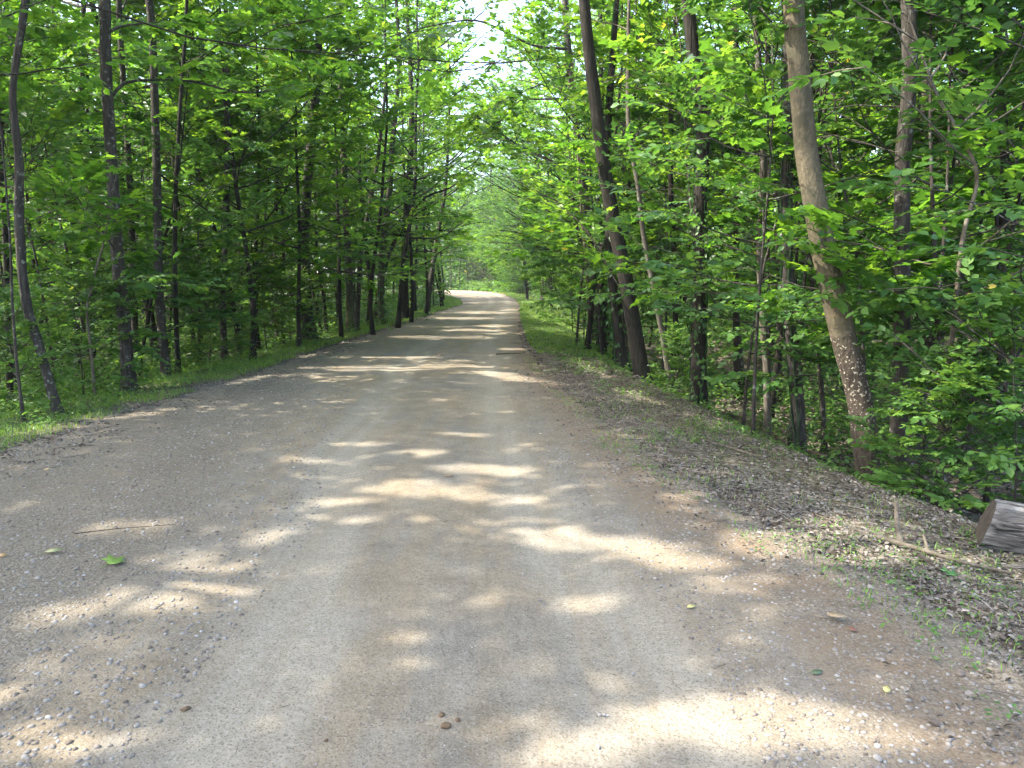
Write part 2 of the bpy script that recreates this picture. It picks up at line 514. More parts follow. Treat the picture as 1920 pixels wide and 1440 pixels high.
def road_mat():
    m, nt = new_mat('gravel_road')
    v = coords(nt)
    inn = attr(nt, 'inn')            # metres inside the packed track, negative on the gravel shoulders
    right = attr(nt, 'right')        # metres beyond the packed track's right edge
    big = noise(nt, v, .55, 4, .6)
    med = noise(nt, v, 3.2, 5, .65)
    vr = coords(nt, (2.2, .12, 1))
    streak = noise(nt, vr, 2.0, 3, .6)
    fine = noise(nt, v, 70, 4, .75)
    vo = N(nt, 'ShaderNodeTexVoronoi', Scale=68); nt.links.new(v, vo.inputs['Vector'])
    vo2 = N(nt, 'ShaderNodeTexVoronoi', Scale=150); nt.links.new(v, vo2.inputs['Vector'])
    sand = ramp(nt, med, [(.3, (0.179, 0.140, 0.094)), (.55, (0.244, 0.195, 0.135)), (.8, (0.292, 0.240, 0.167))])
    grey = ramp(nt, med, [(.3, (0.150, 0.131, 0.105)), (.6, (0.215, 0.191, 0.155)), (.85, (0.268, 0.240, 0.199))])
    track = mix(nt, mapr(nt, mth(nt, 'ADD', mth(nt, 'MULTIPLY', big, .6), mth(nt, 'MULTIPLY', streak, .4)), .42, .6), sand, grey)
    wob = mth(nt, 'MULTIPLY', mth(nt, 'SUBTRACT', noise(nt, v, .35, 2), .5), .7)
    rt = mth(nt, 'ADD', right, wob)
    for c0 in (-.75, -2.35):
        d_ = mth(nt, 'ABSOLUTE', mth(nt, 'SUBTRACT', rt, c0))
        track = mix(nt, mth(nt, 'MULTIPLY', mapr(nt, d_, .42, .12), mapr(nt, streak, .3, .65, .25, .8)), track, (0.304, 0.269, 0.211))
    bw = nt.nodes.new('ShaderNodeSeparateColor'); nt.links.new(vo2.outputs['Color'], bw.inputs[0])
    track = mix(nt, mapr(nt, bw.outputs[0], .82, .9, 0, .4), track, (0.324, 0.301, 0.256))
    track = mix(nt, mapr(nt, bw.outputs[1], .76, .9, 0, .6), track, (0.097, 0.080, 0.060))
    track = mix(nt, mapr(nt, noise(nt, v, 26, 3, .7), .3, .7, .28, 0), track, (0.097, 0.078, 0.055))
    sc_ = nt.nodes.new('ShaderNodeSeparateColor'); nt.links.new(vo.outputs['Color'], sc_.inputs[0])
    stones = ramp(nt, sc_.outputs[0], [(0, (0.089, 0.073, 0.055)), (.35, (0.162, 0.137, 0.108)), (.65, (0.218, 0.191, 0.155)), (.9, (0.248, 0.223, 0.185))])
    stones = mix(nt, mapr(nt, big, .45, .65, 0, .35), stones, (0.147, 0.109, 0.076))
    stones = mix(nt, .45, stones, (0.188, 0.159, 0.118))
    stones = mix(nt, mapr(nt, vo.outputs['Distance'], .35, .6, 0, .35), stones, (0.085, 0.066, 0.048))
    stones = mix(nt, 1., stones, (.94, .945, .95), 'MULTIPLY')
    e = mth(nt, 'ADD', inn, mth(nt, 'MULTIPLY', mth(nt, 'SUBTRACT', med, .5), 1.1))
    c = mix(nt, mapr(nt, e, -.35, .35), stones, track)
    rb = mth(nt, 'MULTIPLY', mapr(nt, right, -.25, .15), mapr(nt, right, .75, .35))
    rb = mth(nt, 'MULTIPLY', rb, mapr(nt, med, .35, .6, .1, .6))
    c = mix(nt, rb, c, (0.157, 0.108, 0.067))
    c = mix(nt, mapr(nt, fine, .3, .7, .12, 0), c, (0.033, 0.027, 0.020))
    h = mth(nt, 'ADD', mth(nt, 'MULTIPLY', fine, .5), mth(nt, 'MULTIPLY', mth(nt, 'SUBTRACT', 1., vo.outputs['Distance']), mapr(nt, e, -.3, .4, .45, .2)))
    h = mth(nt, 'ADD', h, mth(nt, 'MULTIPLY', med, .8))
    finish(nt, c, .95, h, .8, .014, .12)
    return m


def ground_mat():
    m, nt = new_mat('forest_floor')
    v = coords(nt)
    out = attr(nt, 'out')
    n1 = noise(nt, v, 1.1, 5, .6)
    n2 = noise(nt, v, 9, 5, .7)
    vo = N(nt, 'ShaderNodeTexVoronoi', Scale=26); nt.links.new(v, vo.inputs['Vector'])
    s = nt.nodes.new('ShaderNodeSeparateColor'); nt.links.new(vo.outputs['Color'], s.inputs[0])
    lit = ramp(nt, s.outputs[0], [(0, (.050, .039, .030)), (.4, (.105, .083, .064)), (.75, (.155, .13, .105)), (1, (.21, .185, .158))])
    lit = mix(nt, mapr(nt, n2, .35, .65, .5, 0), lit, (0.022, 0.017, 0.012))
    gr = ramp(nt, n2, [(.3, (.03, .05, .012)), (.6, (.06, .095, .022)), (.8, (.10, .13, .04))])
    sidegr = attr(nt, 'green')
    c = mix(nt, mth(nt, 'MULTIPLY', sidegr, mapr(nt, n1, .38, .6, .25, .95)), lit, gr)
    finish(nt, c, .95, mth(nt, 'ADD', n2, mth(nt, 'MULTIPLY', vo.outputs['Distance'], .6)), .7, .04, .1)
    return m


def tint_mat(name, stops, rough=.85, bumpy=0., trans=0., spec=.25):
    m, nt = new_mat(name)
    c = ramp(nt, attr(nt, 'tint'), stops)
    n = noise(nt, coords(nt), 60, 4, .6)
    c = mix(nt, mapr(nt, n, .3, .7, .3, 0), c, (.04, .03, .02))
    finish(nt, c, rough, n if bumpy else None, bumpy or .1, .01, spec)
    return m


M['stone'] = tint_mat('gravel_stone', [(0, (0.080, 0.063, 0.051)), (.3, (0.152, 0.126, 0.102)), (.55, (0.204, 0.178, 0.153)), (.8, (0.256, 0.235, 0.212)), (1, (0.376, 0.356, 0.332))], .85, .3)
M['litter'] = tint_mat('dry_leaf', [(0, (.06, .047, .037)), (.4, (.125, .104, .085)), (.75, (.20, .176, .15)), (1, (.31, .285, .255))], .8)
M['twig'] = tint_mat('twig_wood', [(0, (0.057, 0.042, 0.032)), (.6, (0.156, 0.130, 0.108)), (1, (0.279, 0.252, 0.225))], .9)
M['road'] = road_mat()
M['ground'] = ground_mat()
M['log'], M['cut'] = log_mats()

# ------------------------------------------------------------------ ground and road
rng = np.random.default_rng(11)


def grid(xs, ys):
    nx, ny = len(xs), len(ys)
    i = np.arange(ny - 1)[:, None] * nx; j = np.arange(nx - 1)[None]
    return np.stack([i + j, i + j + 1, i + nx + j + 1, i + nx + j], -1).reshape(-1, 4)


def spaced(*segs):
    out = []
    for a, b, s in segs:
        out.append(np.arange(a, b, s))
    out.append([segs[-1][1]])
    return np.concatenate(out)


xs = spaced((-300, -60, 12), (-60, -20, 1.), (-20, -8, .3), (-8, 6, .11), (6, 20, .3), (20, 60, 1.), (60, 300, 12))
ys = spaced((-40, -4, 2.), (-4, 0, .3), (0, 14, .11), (14, 40, .25), (40, 120, .8), (120, 420, 8))
X, Y = np.meshgrid(xs, ys)
m = outside(X, Y)
Z = terrain(X, Y) - .06 * smooth(.0, -.45, m) - .1 * smooth(-.6, -1.2, m)
dl, dr = oL(Y) - X, X - oR(Y)
green = smooth(-.1, .6, dl) * smooth(4.5, 2.2, dl) + smooth(-.2, .5, dr) * smooth(3.0, 2.0, dr) * np.interp(Y, [0, 15, 22, 70], [.12, .25, 1, 1])
g = Geo().add(np.stack([X, Y, Z], -1), None, grid(xs, ys))
tag(link('ground', g.mesh('ground', M['ground'], smooth_shade=True, attrs={'out': m.ravel(), 'green': green.ravel()})), kind='structure')

ry = spaced((-12, 2, .25), (2, 12, .06), (12, 40, .16), (40, 130, .5), (130, 225, 2))
ru = np.linspace(0, 1, 110)
L_, R_ = oL(ry)[:, None] - .35, oR(ry)[:, None] + .35
X = L_ + (R_ - L_) * ru[None]; Y = np.repeat(ry[:, None], len(ru), 1)
m = outside(X, Y)
inn = np.minimum(X - eL(Y), eR(Y) - X)
Z = terrain(X, Y) + .01 - .08 * smooth(-.4, .2, m + (fbm(X * 3, Y * 3, 2) - .5) * .7) \
    + (fbm(X * 1.3, Y * .5, 12) - .5) * .03 + (fbm(X * 7, Y * 7, 13) - .5) * .012 - .016 * np.exp(-((X - eR(Y) + .75) / .28) ** 2) - .016 * np.exp(-((X - eR(Y) + 2.35) / .28) ** 2)
g = Geo().add(np.stack([X, Y, Z], -1), None, grid(ru, ry))
tag(link('road', g.mesh('road', M['road'], smooth_shade=True, attrs={'inn': inn.ravel(), 'right': (X - eR(Y)).ravel()})), kind='structure')


def road_z(x, y):
    m = outside(x, y)
    inn = np.minimum(x - eL(y), eR(y) - x)
    zr = terrain(x, y) + .01 - .08 * smooth(-.4, .2, m + (fbm(x * 3, y * 3, 2) - .5) * .7) + (fbm(x * 1.3, y * .5, 12) - .5) * .03 \
        + (fbm(x * 7, y * 7, 13) - .5) * .012 - .016 * np.exp(-((x - eR(y) + .75) / .28) ** 2) - .016 * np.exp(-((x - eR(y) + 2.35) / .28) ** 2)
    zg = terrain(x, y) - .06 * smooth(.0, -.45, m) - .1 * smooth(-.6, -1.2, m)
    return np.where(m < .35, np.maximum(zr, zg), zg)


# stones -------------------------------------------------------------
def ico():
    t = (1 + 5 ** .5) / 2
    v = norm(np.array([(-1, t, 0), (1, t, 0), (-1, -t, 0), (1, -t, 0), (0, -1, t), (0, 1, t), (0, -1, -t), (0, 1, -t), (t, 0, -1), (t, 0, 1), (-t, 0, -1), (-t, 0, 1)], float))
    f = np.array([(0, 11, 5), (0, 5, 1), (0, 1, 7), (0, 7, 10), (0, 10, 11), (1, 5, 9), (5, 11, 4), (11, 10, 2), (10, 7, 6), (7, 1, 8),
                  (3, 9, 4), (3, 4, 2), (3, 2, 6), (3, 6, 8), (3, 8, 9), (4, 9, 5), (2, 4, 11), (6, 2, 10), (8, 6, 7), (9, 8, 1)])
    return v, f


def scatter_stones(g, x, y, size, tint, rng):
    n = len(x); v, f = ico()
    K = v[None] * rng.uniform(.72, 1.2, (n, 12, 1)) * np.stack([rng.uniform(.7, 1.25, n), rng.uniform(.7, 1.25, n), rng.uniform(.35, .7, n)], -1)[:, None]
    a = rng.uniform(0, 2 * PI, n)
    c, s = np.cos(a)[:, None], np.sin(a)[:, None]
    K = np.stack([K[..., 0] * c - K[..., 1] * s, K[..., 0] * s + K[..., 1] * c, K[..., 2]], -1) * size[:, None, None]
    z = road_z(x, y) - size * .02
    V = K + np.stack([x, y, z], -1)[:, None]
    g.add(V.reshape(-1, 3), (f[None] + (np.arange(n) * 12)[:, None, None]).reshape(-1, 3), None, np.repeat(tint, 12))


def sample_band(n, y0, y1, fx0, fx1, rng, power=1.):
    y = y0 + (y1 - y0) * rng.uniform(0, 1, n) ** power
    a, b = fx0(y), fx1(y)
    return a + (b - a) * rng.uniform(0, 1, n), y


g = Geo()
for n, y0, y1, fa, fb, s0, s1, pw in [
    (30000, 2.0, 13, lambda y: oL(y) + 0, lambda y: eL(y) + .7, .0045, .017, 1.5),
    (30000, 2.0, 13, lambda y: eR(y) - .5, lambda y: oR(y) + .6, .0035, .014, 1.5),
    (9000, 2.0, 12, lambda y: oR(y) + .1, lambda y: oR(y) + 1.5, .004, .013, 1.5),
    (5000, 4.0, 13, lambda y: oL(y) - .5, lambda y: oL(y) + .6, .005, .014, 1.3),
    (14000, 2.0, 11, eL, eR, .0016, .005, 1.7),
    (5500, 12, 28, lambda y: oL(y) + 0, lambda y: eL(y), .007, .016, 1.3),
]:
    x, y = sample_band(n, y0, y1, fa, fb, rng, pw)
    keep = fbm(x * 1.1, y * 1.1, 21) + rng.normal(0, .3, n) > .40
    x, y = x[keep], y[keep]
    sz = s0 + (s1 - s0) * rng.uniform(0, 1, len(x)) ** 2.6
    scatter_stones(g, x, y, sz, rng.beta(3, 2.6, len(x)), rng)
tag(link('gravel', g.mesh('gravel', M['stone'])), 'loose grey and tan gravel on the shoulders of the dirt road', 'gravel', kind='stuff')

# dry leaves, twigs ----------------------------------------------------
g = Geo()
for n, y0, y1, fa, fb, s0, s1, pw in [
    (26000, 2.2, 16, lambda y: oR(y) - .25, lambda y: oR(y) + 3.2, .014, .042, 1.2),
    (2600, 2.2, 18, lambda y: oR(y) - .8, lambda y: oR(y) + .1, .012, .036, 1.2),
    (1200, 4.5, 20, lambda y: oL(y) - .3, lambda y: oL(y) + 1.3, .014, .04, 1.),
    (420, 2.2, 9, lambda y: eR(y) + .3, lambda y: oR(y) + .1, .015, .04, 1.2),
    (4500, 14, 34, lambda y: oR(y) - .3, lambda y: oR(y) + 3.5, .05, .11, 1.2),
    (3600, 5, 20, lambda y: oL(y) - 1.2, lambda y: oL(y) + .9, .018, .05, 1.),
    (2500, 20, 50, lambda y: oL(y) - 1.2, lambda y: oL(y) + .5, .05, .1, 1.),
    (16000, 6, 26, lambda y: oR(y) + 2.5, lambda y: oR(y) + 14, .05, .11, 1.),
    (9000, 8, 26, lambda y: oL(y) - 14, lambda y: oL(y) - 2, .05, .11, 1.),
]:
    x, y = sample_band(n, y0, y1, fa, fb, rng, pw)
    keep = fbm(x * .9, y * .9, 31) + rng.normal(0, .13, n) > .42
    x, y = x[keep], y[keep]; k = len(x)
    a = rng.uniform(0, 2 * PI, k)
    d = np.stack([np.cos(a), np.sin(a), rng.normal(0, .3, k)], -1)
    nn = np.array([0, 0, 1.]) + rng.normal(0, .45, (k, 3))
    K = OVATE[0].copy(); K[:, 2] *= 2.5
    leaves(g, np.stack([x, y, road_z(x, y) + .008 + rng.uniform(0, .012, k)], -1), d, nn, rng.uniform(s0, s1, k), rng.beta(2.2, 2.0, k), (K, None, OVATE[2]))
tag(link('leaf_litter', g.mesh('leaf_litter', M['litter'])), 'brown dry leaf litter along the verges and under the trees', 'leaf litter', kind='stuff')

g = Geo()
for n, y0, y1, fa, fb, l0, l1 in [(1300, 2.4, 14, lambda y: oR(y) - .4, lambda y: oR(y) + 3, .03, .3), (350, 14, 30, lambda y: oR(y) - .4, lambda y: oR(y) + 3, .2, .7),
                                  (450, 4, 14, lambda y: oL(y) - .8, lambda y: oL(y) + 1.2, .04, .25), (160, 2.2, 7, eL, eR, .015, .06)]:
    x, y = sample_band(n, y0, y1, fa, fb, rng)
    for xi, yi in zip(x, y):
        a = rng.uniform(0, 2 * PI); L = rng.uniform(l0, l1); r = .0012 + L * .008
        t = np.linspace(-.5, .5, 4)
        bend = rng.normal(0, .08)
        qx = xi + L * (t * math.cos(a) - bend * (t * t - .1) * math.sin(a)); qy = yi + L * (t * math.sin(a) + bend * (t * t - .1) * math.cos(a))
        qz = road_z(qx, qy) + r + .004 + rng.uniform(0, .015)
        tube(g, np.stack([qx, qy, qz], -1), [r * .7, r, r * .9, r * .5], 4, tint=rng.beta(2, 2))
tag(link('twig_litter', g.mesh('twig_litter', M['twig'])), 'fine fallen twigs scattered over the verges', 'twigs', kind='stuff')


# grass ----------------------------------------------------------------
def blades(g, x, y, h, w, rng):
    n = len(x)
    a = rng.uniform(0, 2 * PI, n); ln = rng.uniform(.15, .8, n)
    dx, dy = np.cos(a), np.sin(a)
    b = np.stack([x, y, road_z(x, y) - .005], -1)
    lean = np.stack([dx * ln, dy * ln, np.ones(n)], -1)
    sd = np.stack([-dy, dx, np.zeros(n)], -1) * w[:, None]
    mid = b + lean * (h * .5)[:, None] * np.array([.6, .6, 1.])
    tip = b + lean * h[:, None] * np.array([1.3, 1.3, .85])
    V = np.stack([b - sd, b + sd, mid + sd * .8, mid - sd * .8, tip], 1)
    o = (np.arange(n) * 5)[:, None, None]
    g.add(V.reshape(-1, 3), (np.array([(3, 2, 4)])[None] + o).reshape(-1, 3), (np.array([(0, 1, 2, 3)])[None] + o).reshape(-1, 4), np.repeat(rng.beta(2, 2.4, n), 5))


g = Geo()
for n, y0, y1, fa, fb, h0, h1, w, thr in [
    (26000, 5, 16, lambda y: oL(y) - 2.4, lambda y: oL(y) + .15, .03, .11, .003, .42),
    (24000, 15, 42, lambda y: oL(y) - 2.4, lambda y: oL(y) + .1, .06, .14, .006, .40),
    (9000, 40, 100, lambda y: oL(y) - 2.0, lambda y: oL(y) + .1, .08, .2, .015, .40),
    (44000, 18, 48, lambda y: oR(y) - .1, lambda y: oR(y) + 3.0, .05, .12, .006, .25),
    (20000, 45, 110, lambda y: oR(y) - .1, lambda y: oR(y) + 6, .08, .25, .016, .3),
    (18000, 3.0, 19, lambda y: oR(y) - .5, lambda y: oR(y) + 2.6, .02, .07, .0026, .52),
]:
    x, y = sample_band(n, y0, y1, fa, fb, rng)
    keep = fbm(x * .9, y * .9, 41) + rng.normal(0, .07, n) > thr
    x, y = x[keep], y[keep]
    blades(g, x, y, rng.uniform(h0, h1, len(x)), np.full(len(x), w) * rng.uniform(.7, 1.3, len(x)), rng)
tag(link('grass', g.mesh('grass', M['grass'])), 'short patchy grass along both verges of the road', 'grass', kind='stuff')


def plants(g, x, y, h, size, nl, rng, shape):
    """small leafy plants: nl leaves round a short stem each"""
    n = len(x)
    hh = (rng.uniform(0, 1, (n, nl)) ** .6) * h[:, None]
    a = rng.uniform(0, 2 * PI, (n, nl))
    r = rng.uniform(.1, 1, (n, nl)) * (h[:, None] * .45 + .02)
    P = np.stack([x[:, None] + r * np.cos(a), y[:, None] + r * np.sin(a), road_z(x, y)[:, None] + hh + .01], -1).reshape(-1, 3)
    d = np.stack([np.cos(a), np.sin(a), rng.normal(-.1, .3, (n, nl))], -1).reshape(-1, 3)
    nn = np.array([0, 0, 1.]) + rng.normal(0, .35, (n * nl, 3))
    leaves(g, P, d, nn, np.repeat(size, nl) * rng.uniform(.6, 1.3, n * nl), np.clip(np.repeat(rng.uniform(.1, .8, n), nl) + rng.normal(0, .15, n * nl), 0, 1), shape)


g = Geo()
for n, y0, y1, fa, fb, h0, h1, s, nl, thr, shp in [
    (1500, 5, 16, lambda y: oL(y) - 3.0, lambda y: oL(y) - .15, .03, .16, .035, 9, .45, OVATE),
    (1600, 15, 45, lambda y: oL(y) - 3.5, lambda y: oL(y) - .2, .08, .3, .06, 9, .42, KITE),
    (1500, 2.6, 9, lambda y: oR(y) - .6, lambda y: oR(y) + 2.6, .01, .06, .022, 7, .52, OVATE),
    (1800, 8, 30, lambda y: oR(y) + .2, lambda y: oR(y) + 3.4, .02, .14, .04, 8, .46, OVATE),
]:
    x, y = sample_band(n, y0, y1, fa, fb, rng)
    keep = fbm(x * 1.3, y * 1.3, 51) + rng.normal(0, .06, n) > thr
    x, y = x[keep], y[keep]
    plants(g, x, y, rng.uniform(h0, h1, len(x)), np.full(len(x), s), nl, rng, shp)
tag(link('ground_cover', g.mesh('ground_cover', M['weed'])), 'low green weeds creeping over the road verges', 'ground cover', kind='stuff')

g = Geo()
for n, y0, y1, fa, fb, h0, h1, s, nl, thr, shp in [
    (3200, 7, 18, lambda y: np.full_like(y, -16), lambda y: oL(y) - 1.9, .25, .85, .085, 18, .34, OVATE),
    (5200, 16, 46, lambda y: np.full_like(y, -36), lambda y: oL(y) - 2.1, .4, 1.3, .15, 15, .34, KITE),
    (2400, 7, 20, lambda y: oR(y) + 2.9, lambda y: np.full_like(y, 16), .2, .75, .085, 16, .42, OVATE),
    (4200, 18, 46, lambda y: oR(y) + 2.6, lambda y: np.full_like(y, 34), .4, 1.4, .15, 15, .36, KITE),
    (1400, 45, 100, lambda y: oL(y) - 14, lambda y: oL(y) - 2.4, .5, 1.6, .28, 16, .35, KITE),
    (1500, 102, 140, lambda y: oR(y) + 1.5, lambda y: np.full_like(y, 24), .5, 2.2, .34, 16, .2, KITE),
    (1400, 45, 130, lambda y: oR(y) + 2.6, lambda y: oR(y) + 18, .5, 1.6, .28, 16, .35, KITE),
]:
    x, y = sample_band(n, y0, y1, fa, fb, rng)
    keep = fbm(x * .5, y * .5, 61) + rng.normal(0, .06, n) > thr
    x, y = x[keep], y[keep]
    plants(g, x, y, rng.uniform(h0, h1, len(x)), np.full(len(x), s), nl, rng, shp)
tag(link('undergrowth', g.mesh('undergrowth', M['weed'])), 'dense leafy undergrowth covering the woodland floor on both sides', 'undergrowth', kind='stuff')


# ------------------------------------------------------------------ trees
def spec(**k):
    d = dict(start=.45, nlimb=20, limb=3.2, elev=(.1, .9), nsub=5, nspray=4, M=9, size=.17, spray=.55, shape=KITE, leaf='maple', bias=None, bare=.25, low=1.0, droop=.2)
    d.update(k); return d


def grow(path, rad, sp, rng, gw, gl, extra=(), do_carve=True):
    """limbs and twigs into gw, leaves into gl, along a trunk path (world or local)"""
    L = np.concatenate([[0], np.cumsum(np.linalg.norm(np.diff(path, axis=0), axis=1))]); tot = L[-1]
    O, D, LL = [], [], []

    def twig(p, d, l):
        O.append(p); D.append(d); LL.append(l)

    def branch(p0, d0, ln, r0, nsub, up=.25, wiggle=.12, lv=0):
        n = 6
        pts = [p0]; d = d0.copy()
        for i in range(n):
            d = norm(d + np.array([0, 0, up / n]) + rng.normal(0, wiggle, 3) * np.array([1, 1, .7]))
            pts.append(pts[-1] + d * ln / n)
        pts = np.array(pts)
        if do_carve and carve(pts[[3, 6]]).any():
            return
        tube(gw, pts, r0 * np.linspace(1, .25, n + 1), 5 if r0 > .02 else 3, tint=.5, cap=False)
        for q in range(nsub):
            s = sp['bare'] + (1 - sp['bare']) * (q + rng.uniform(.2, .9)) / nsub
            i = min(int(s * n), n - 1); p = pts[i] + (pts[i + 1] - pts[i]) * (s * n - i)
            t = norm(pts[i + 1] - pts[i])
            a = rng.uniform(.6, 1.15) * (1 if q % 2 else -1)
            sd = norm(np.cross(t, [0, 0, 1.]) + 1e-5)
            bd = norm(t * math.cos(a) + sd * math.sin(a) + np.array([0, 0, rng.normal(.0, .2)]))
            bl = ln * rng.uniform(.25, .45) * (1.15 - .5 * s)
            e = p + bd * bl; e[2] -= sp['droop'] * bl * .3
            tube(gw, np.array([p, (p + e) / 2 + [0, 0, .04 * bl], e]), r0 * .35 * np.array([1, .7, .3]) + .002, 3, tint=.5, cap=False)
            for w in range(sp['nspray']):
                f = (w + rng.uniform(.4, 1)) / sp['nspray']
                b = rng.uniform(.2, .9) * (1 if w % 2 else -1) * (1.1 - f * .8)
                sd2 = norm(np.cross(bd, [0, 0, 1.]) + 1e-5)
                td = bd * math.cos(b) + sd2 * math.sin(b); td[2] += rng.normal(-.08, .15)
                twig(p + (e - p) * f, td, sp['spray'] * rng.uniform(.6, 1.2))
        twig(pts[-1], d, sp['spray'])

    for k in range(sp['nlimb']):
        f = (k + rng.uniform(0, 1)) / sp['nlimb']
        s = sp['start'] + (1 - sp['start']) * f
        h = s * tot
        i = min(np.searchsorted(L, h), len(path) - 1)
        p = path[i]
        az = k * 2.39996 + rng.normal(0, .5)
        el = sp['elev'][0] + (sp['elev'][1] - sp['elev'][0]) * f + rng.normal(0, .15)
        dirv = np.array([math.cos(az) * math.cos(el), math.sin(az) * math.cos(el), math.sin(el)])
        ln = sp['limb'] * (.55 + .75 * math.sin(PI * min(1, .25 + f * .72))) * rng.uniform(.7, 1.2)
        if f < .3:
            ln *= sp['low']
        if sp['bias'] is not None:
            ln *= max(.45, 1 + .65 * float(np.dot(dirv[:2], sp['bias'])))
        branch(p, dirv, ln, max(.012, min(rad[i] * .5, .012 * ln + .01)), sp['nsub'], up=.35)
    for pts, r0, ns in extra:
        P = catmull(pts, .25)
        tube(gw, P, np.linspace(r0, r0 * .3, len(P)), 6, tint=.5)
        for q in range(ns):
            i = int((.25 + .74 * (q + rng.uniform(0, 1)) / max(ns, 1)) * (len(P) - 1)); i = min(i, len(P) - 2)
            t = norm(P[i + 1] - P[i]); a = rng.uniform(.5, 1.1) * (1 if q % 2 else -1)
            sd = norm(np.cross(t, [0, 0, 1.]) + 1e-5); bd = t * math.cos(a) + sd * math.sin(a)
            bl = rng.uniform(.3, .9)
            tube(gw, np.array([P[i], P[i] + bd * bl]), [r0 * .3, .003], 3, cap=False)
            for w in range(sp['nspray']):
                td = bd + rng.normal(0, .35, 3) * [1, 1, .4]
                twig(P[i] + bd * bl * (w + .5) / sp['nspray'], td, sp['spray'] * rng.uniform(.6, 1.2))
    if not O:
        return
    O, D, LL = np.array(O), np.array(D), np.array(LL)
    st = np.repeat(np.clip(rng.normal(.45, .16, len(O)), 0, 1), sp['M'])
    P, d, n, sz = spray_leaves(rng, O, D, LL, sp['M'], sp['size'], droop=sp['droop'])
    keep = np.ones(len(P), bool)
    if do_carve:
        C_ = P + norm(d) * sz[:, None] * .5
        keep = ~carve(C_)
        note_shadow(P[keep], sz[keep])
    tint = np.where(rng.uniform(0, 1, len(P)) < .006, 1., np.clip(st + rng.normal(0, .17, len(P)), 0, .88))
    leaves(gl, P[keep], d[keep], n[keep], sz[keep], tint[keep], sp['shape'])


ROADDIR = {'l': np.array([1., 0.]), 'r': np.array([-1., 0.])}
CROWNS = []
ANCHORS = []      # (px, D, phrase)


def tree(name, label, phrase, pix, D, w0, w1, H, sp, bark='bark', rough=.14, limbs=(), seed=1, flare=1.6, cat='tree', group=None, ivy=0):
    rng = np.random.default_rng(seed * 7 + 3)
    p0 = at(pix[0][0], pix[0][1], D)
    base = np.array([p0[0], D, float(terrain(p0[0], D))])
    P = [base + [0, 0, -.12]]
    for i, (a, b) in enumerate(pix[1:]):
        q = at(a, b, D)
        q[1] += rng.normal(0, .02 * D / 10)
        if q[2] > base[2] + .15:
            P.append(q)
    P = np.array(P)
    d = norm(P[-1] - P[-2]); top = P[-1]
    while top[2] < base[2] + H:
        d = norm(d * .75 + np.array([rng.normal(0, .12), rng.normal(0, .12), 1.0]) * .35)
        top = top + d * 1.2
        P = np.vstack([P, top])
    path = catmull(P, .09 if D < 13 else .2)
    L = np.concatenate([[0], np.cumsum(np.linalg.norm(np.diff(path, axis=0), axis=1))])
    slim = .70 if pix[0][0] < 480 else .85 if pix[0][0] < 900 else .88
    r0, r1 = w0 * slim * D / FPX / 2, w1 * slim * D / FPX / 2
    vis = max(1.5, at(pix[-1][0], pix[-1][1], D)[2] - base[2])
    rad = np.where(L < vis, r0 + (r1 - r0) * L / vis, r1 * np.maximum(.12, 1 - (L - vis) / max(.5, (L[-1] - vis)) * .9))
    rad = rad * (1 + (flare - 1) * np.exp(-L / .17))
    root = thing(name, base, label, cat, group)
    gt, gl = Geo(), Geo()
    tube(gt, path, rad, 22 if D < 13 else 14, rough, seed, roots=.55)
    ex = []
    for pts, r, ns, dD in limbs:
        q = [at(a, b, D + dD * i / max(1, len(pts) - 1)) for i, (a, b) in enumerate(pts)]
        ex.append((np.array(q), r, ns))
    grow(path, rad, sp, rng, gt, gl, ex)
    link('trunk', gt.mesh('trunk', M[bark], base, True), root)
    if gl.V:
        CROWNS.append((root, gl, M[sp['leaf']], base, np.zeros(3), sp['size'], H, sp['start']))
    if ivy:
        gi = Geo()
        n = ivy
        i = (rng.uniform(.02, .8, n) * min(len(path) - 2, np.searchsorted(L, 6.5))).astype(int)
        a = rng.uniform(0, 2 * PI, n)
        o = np.stack([np.cos(a), np.sin(a), np.zeros(n)], -1)
        rr = rad[i] * 1.0 + rng.gamma(1.5, .05, n)
        leaves(gi, path[i] + o * rr[:, None] + rng.normal(0, .03, (n, 3)), np.stack([rng.normal(0, .5, n), rng.normal(0, .5, n), -np.ones(n)], -1) + o * .6,
               o + rng.normal(0, .3, (n, 3)), rng.uniform(.05, .1, n) * (1 if D < 16 else 1.5), rng.uniform(.1, .7, n), OVATE)
        for q in range(4):
            aa = rng.uniform(0, 2 * PI) + np.cumsum(rng.normal(0, .12, min(len(path), 70)))
            m_ = len(aa); k = np.minimum(np.arange(m_), len(path) - 1)
            tube(gi, path[k] + np.stack([np.cos(aa), np.sin(aa), 0 * aa], -1) * (rad[k] + .012)[:, None], .009, 4, tint=0.0)
        link('ivy', gi.mesh('ivy', M['oak'], base), root)
    ANCHORS.append((pix[min(2, len(pix) - 1)][0], D, phrase))
    return root


CAN = lambda **k: spec(**{**dict(start=.38, nlimb=22, limb=3.4, elev=(.05, .95), nsub=6, nspray=4, M=11, size=.165, spray=.62, low=.8), **k})
MIDT = lambda **k: spec(**{**dict(start=.25, nlimb=24, limb=2.4, elev=(.05, .7), nsub=6, nspray=5, M=14, size=.13, spray=.5, low=1.), **k})
SAP = lambda **k: spec(**{**dict(start=.3, nlimb=14, limb=1.3, elev=(.1, .7), nsub=4, nspray=3, M=8, size=.12, spray=.4, shape=OVATE), **k})
BL, BR = ROADDIR['l'], ROADDIR['r']

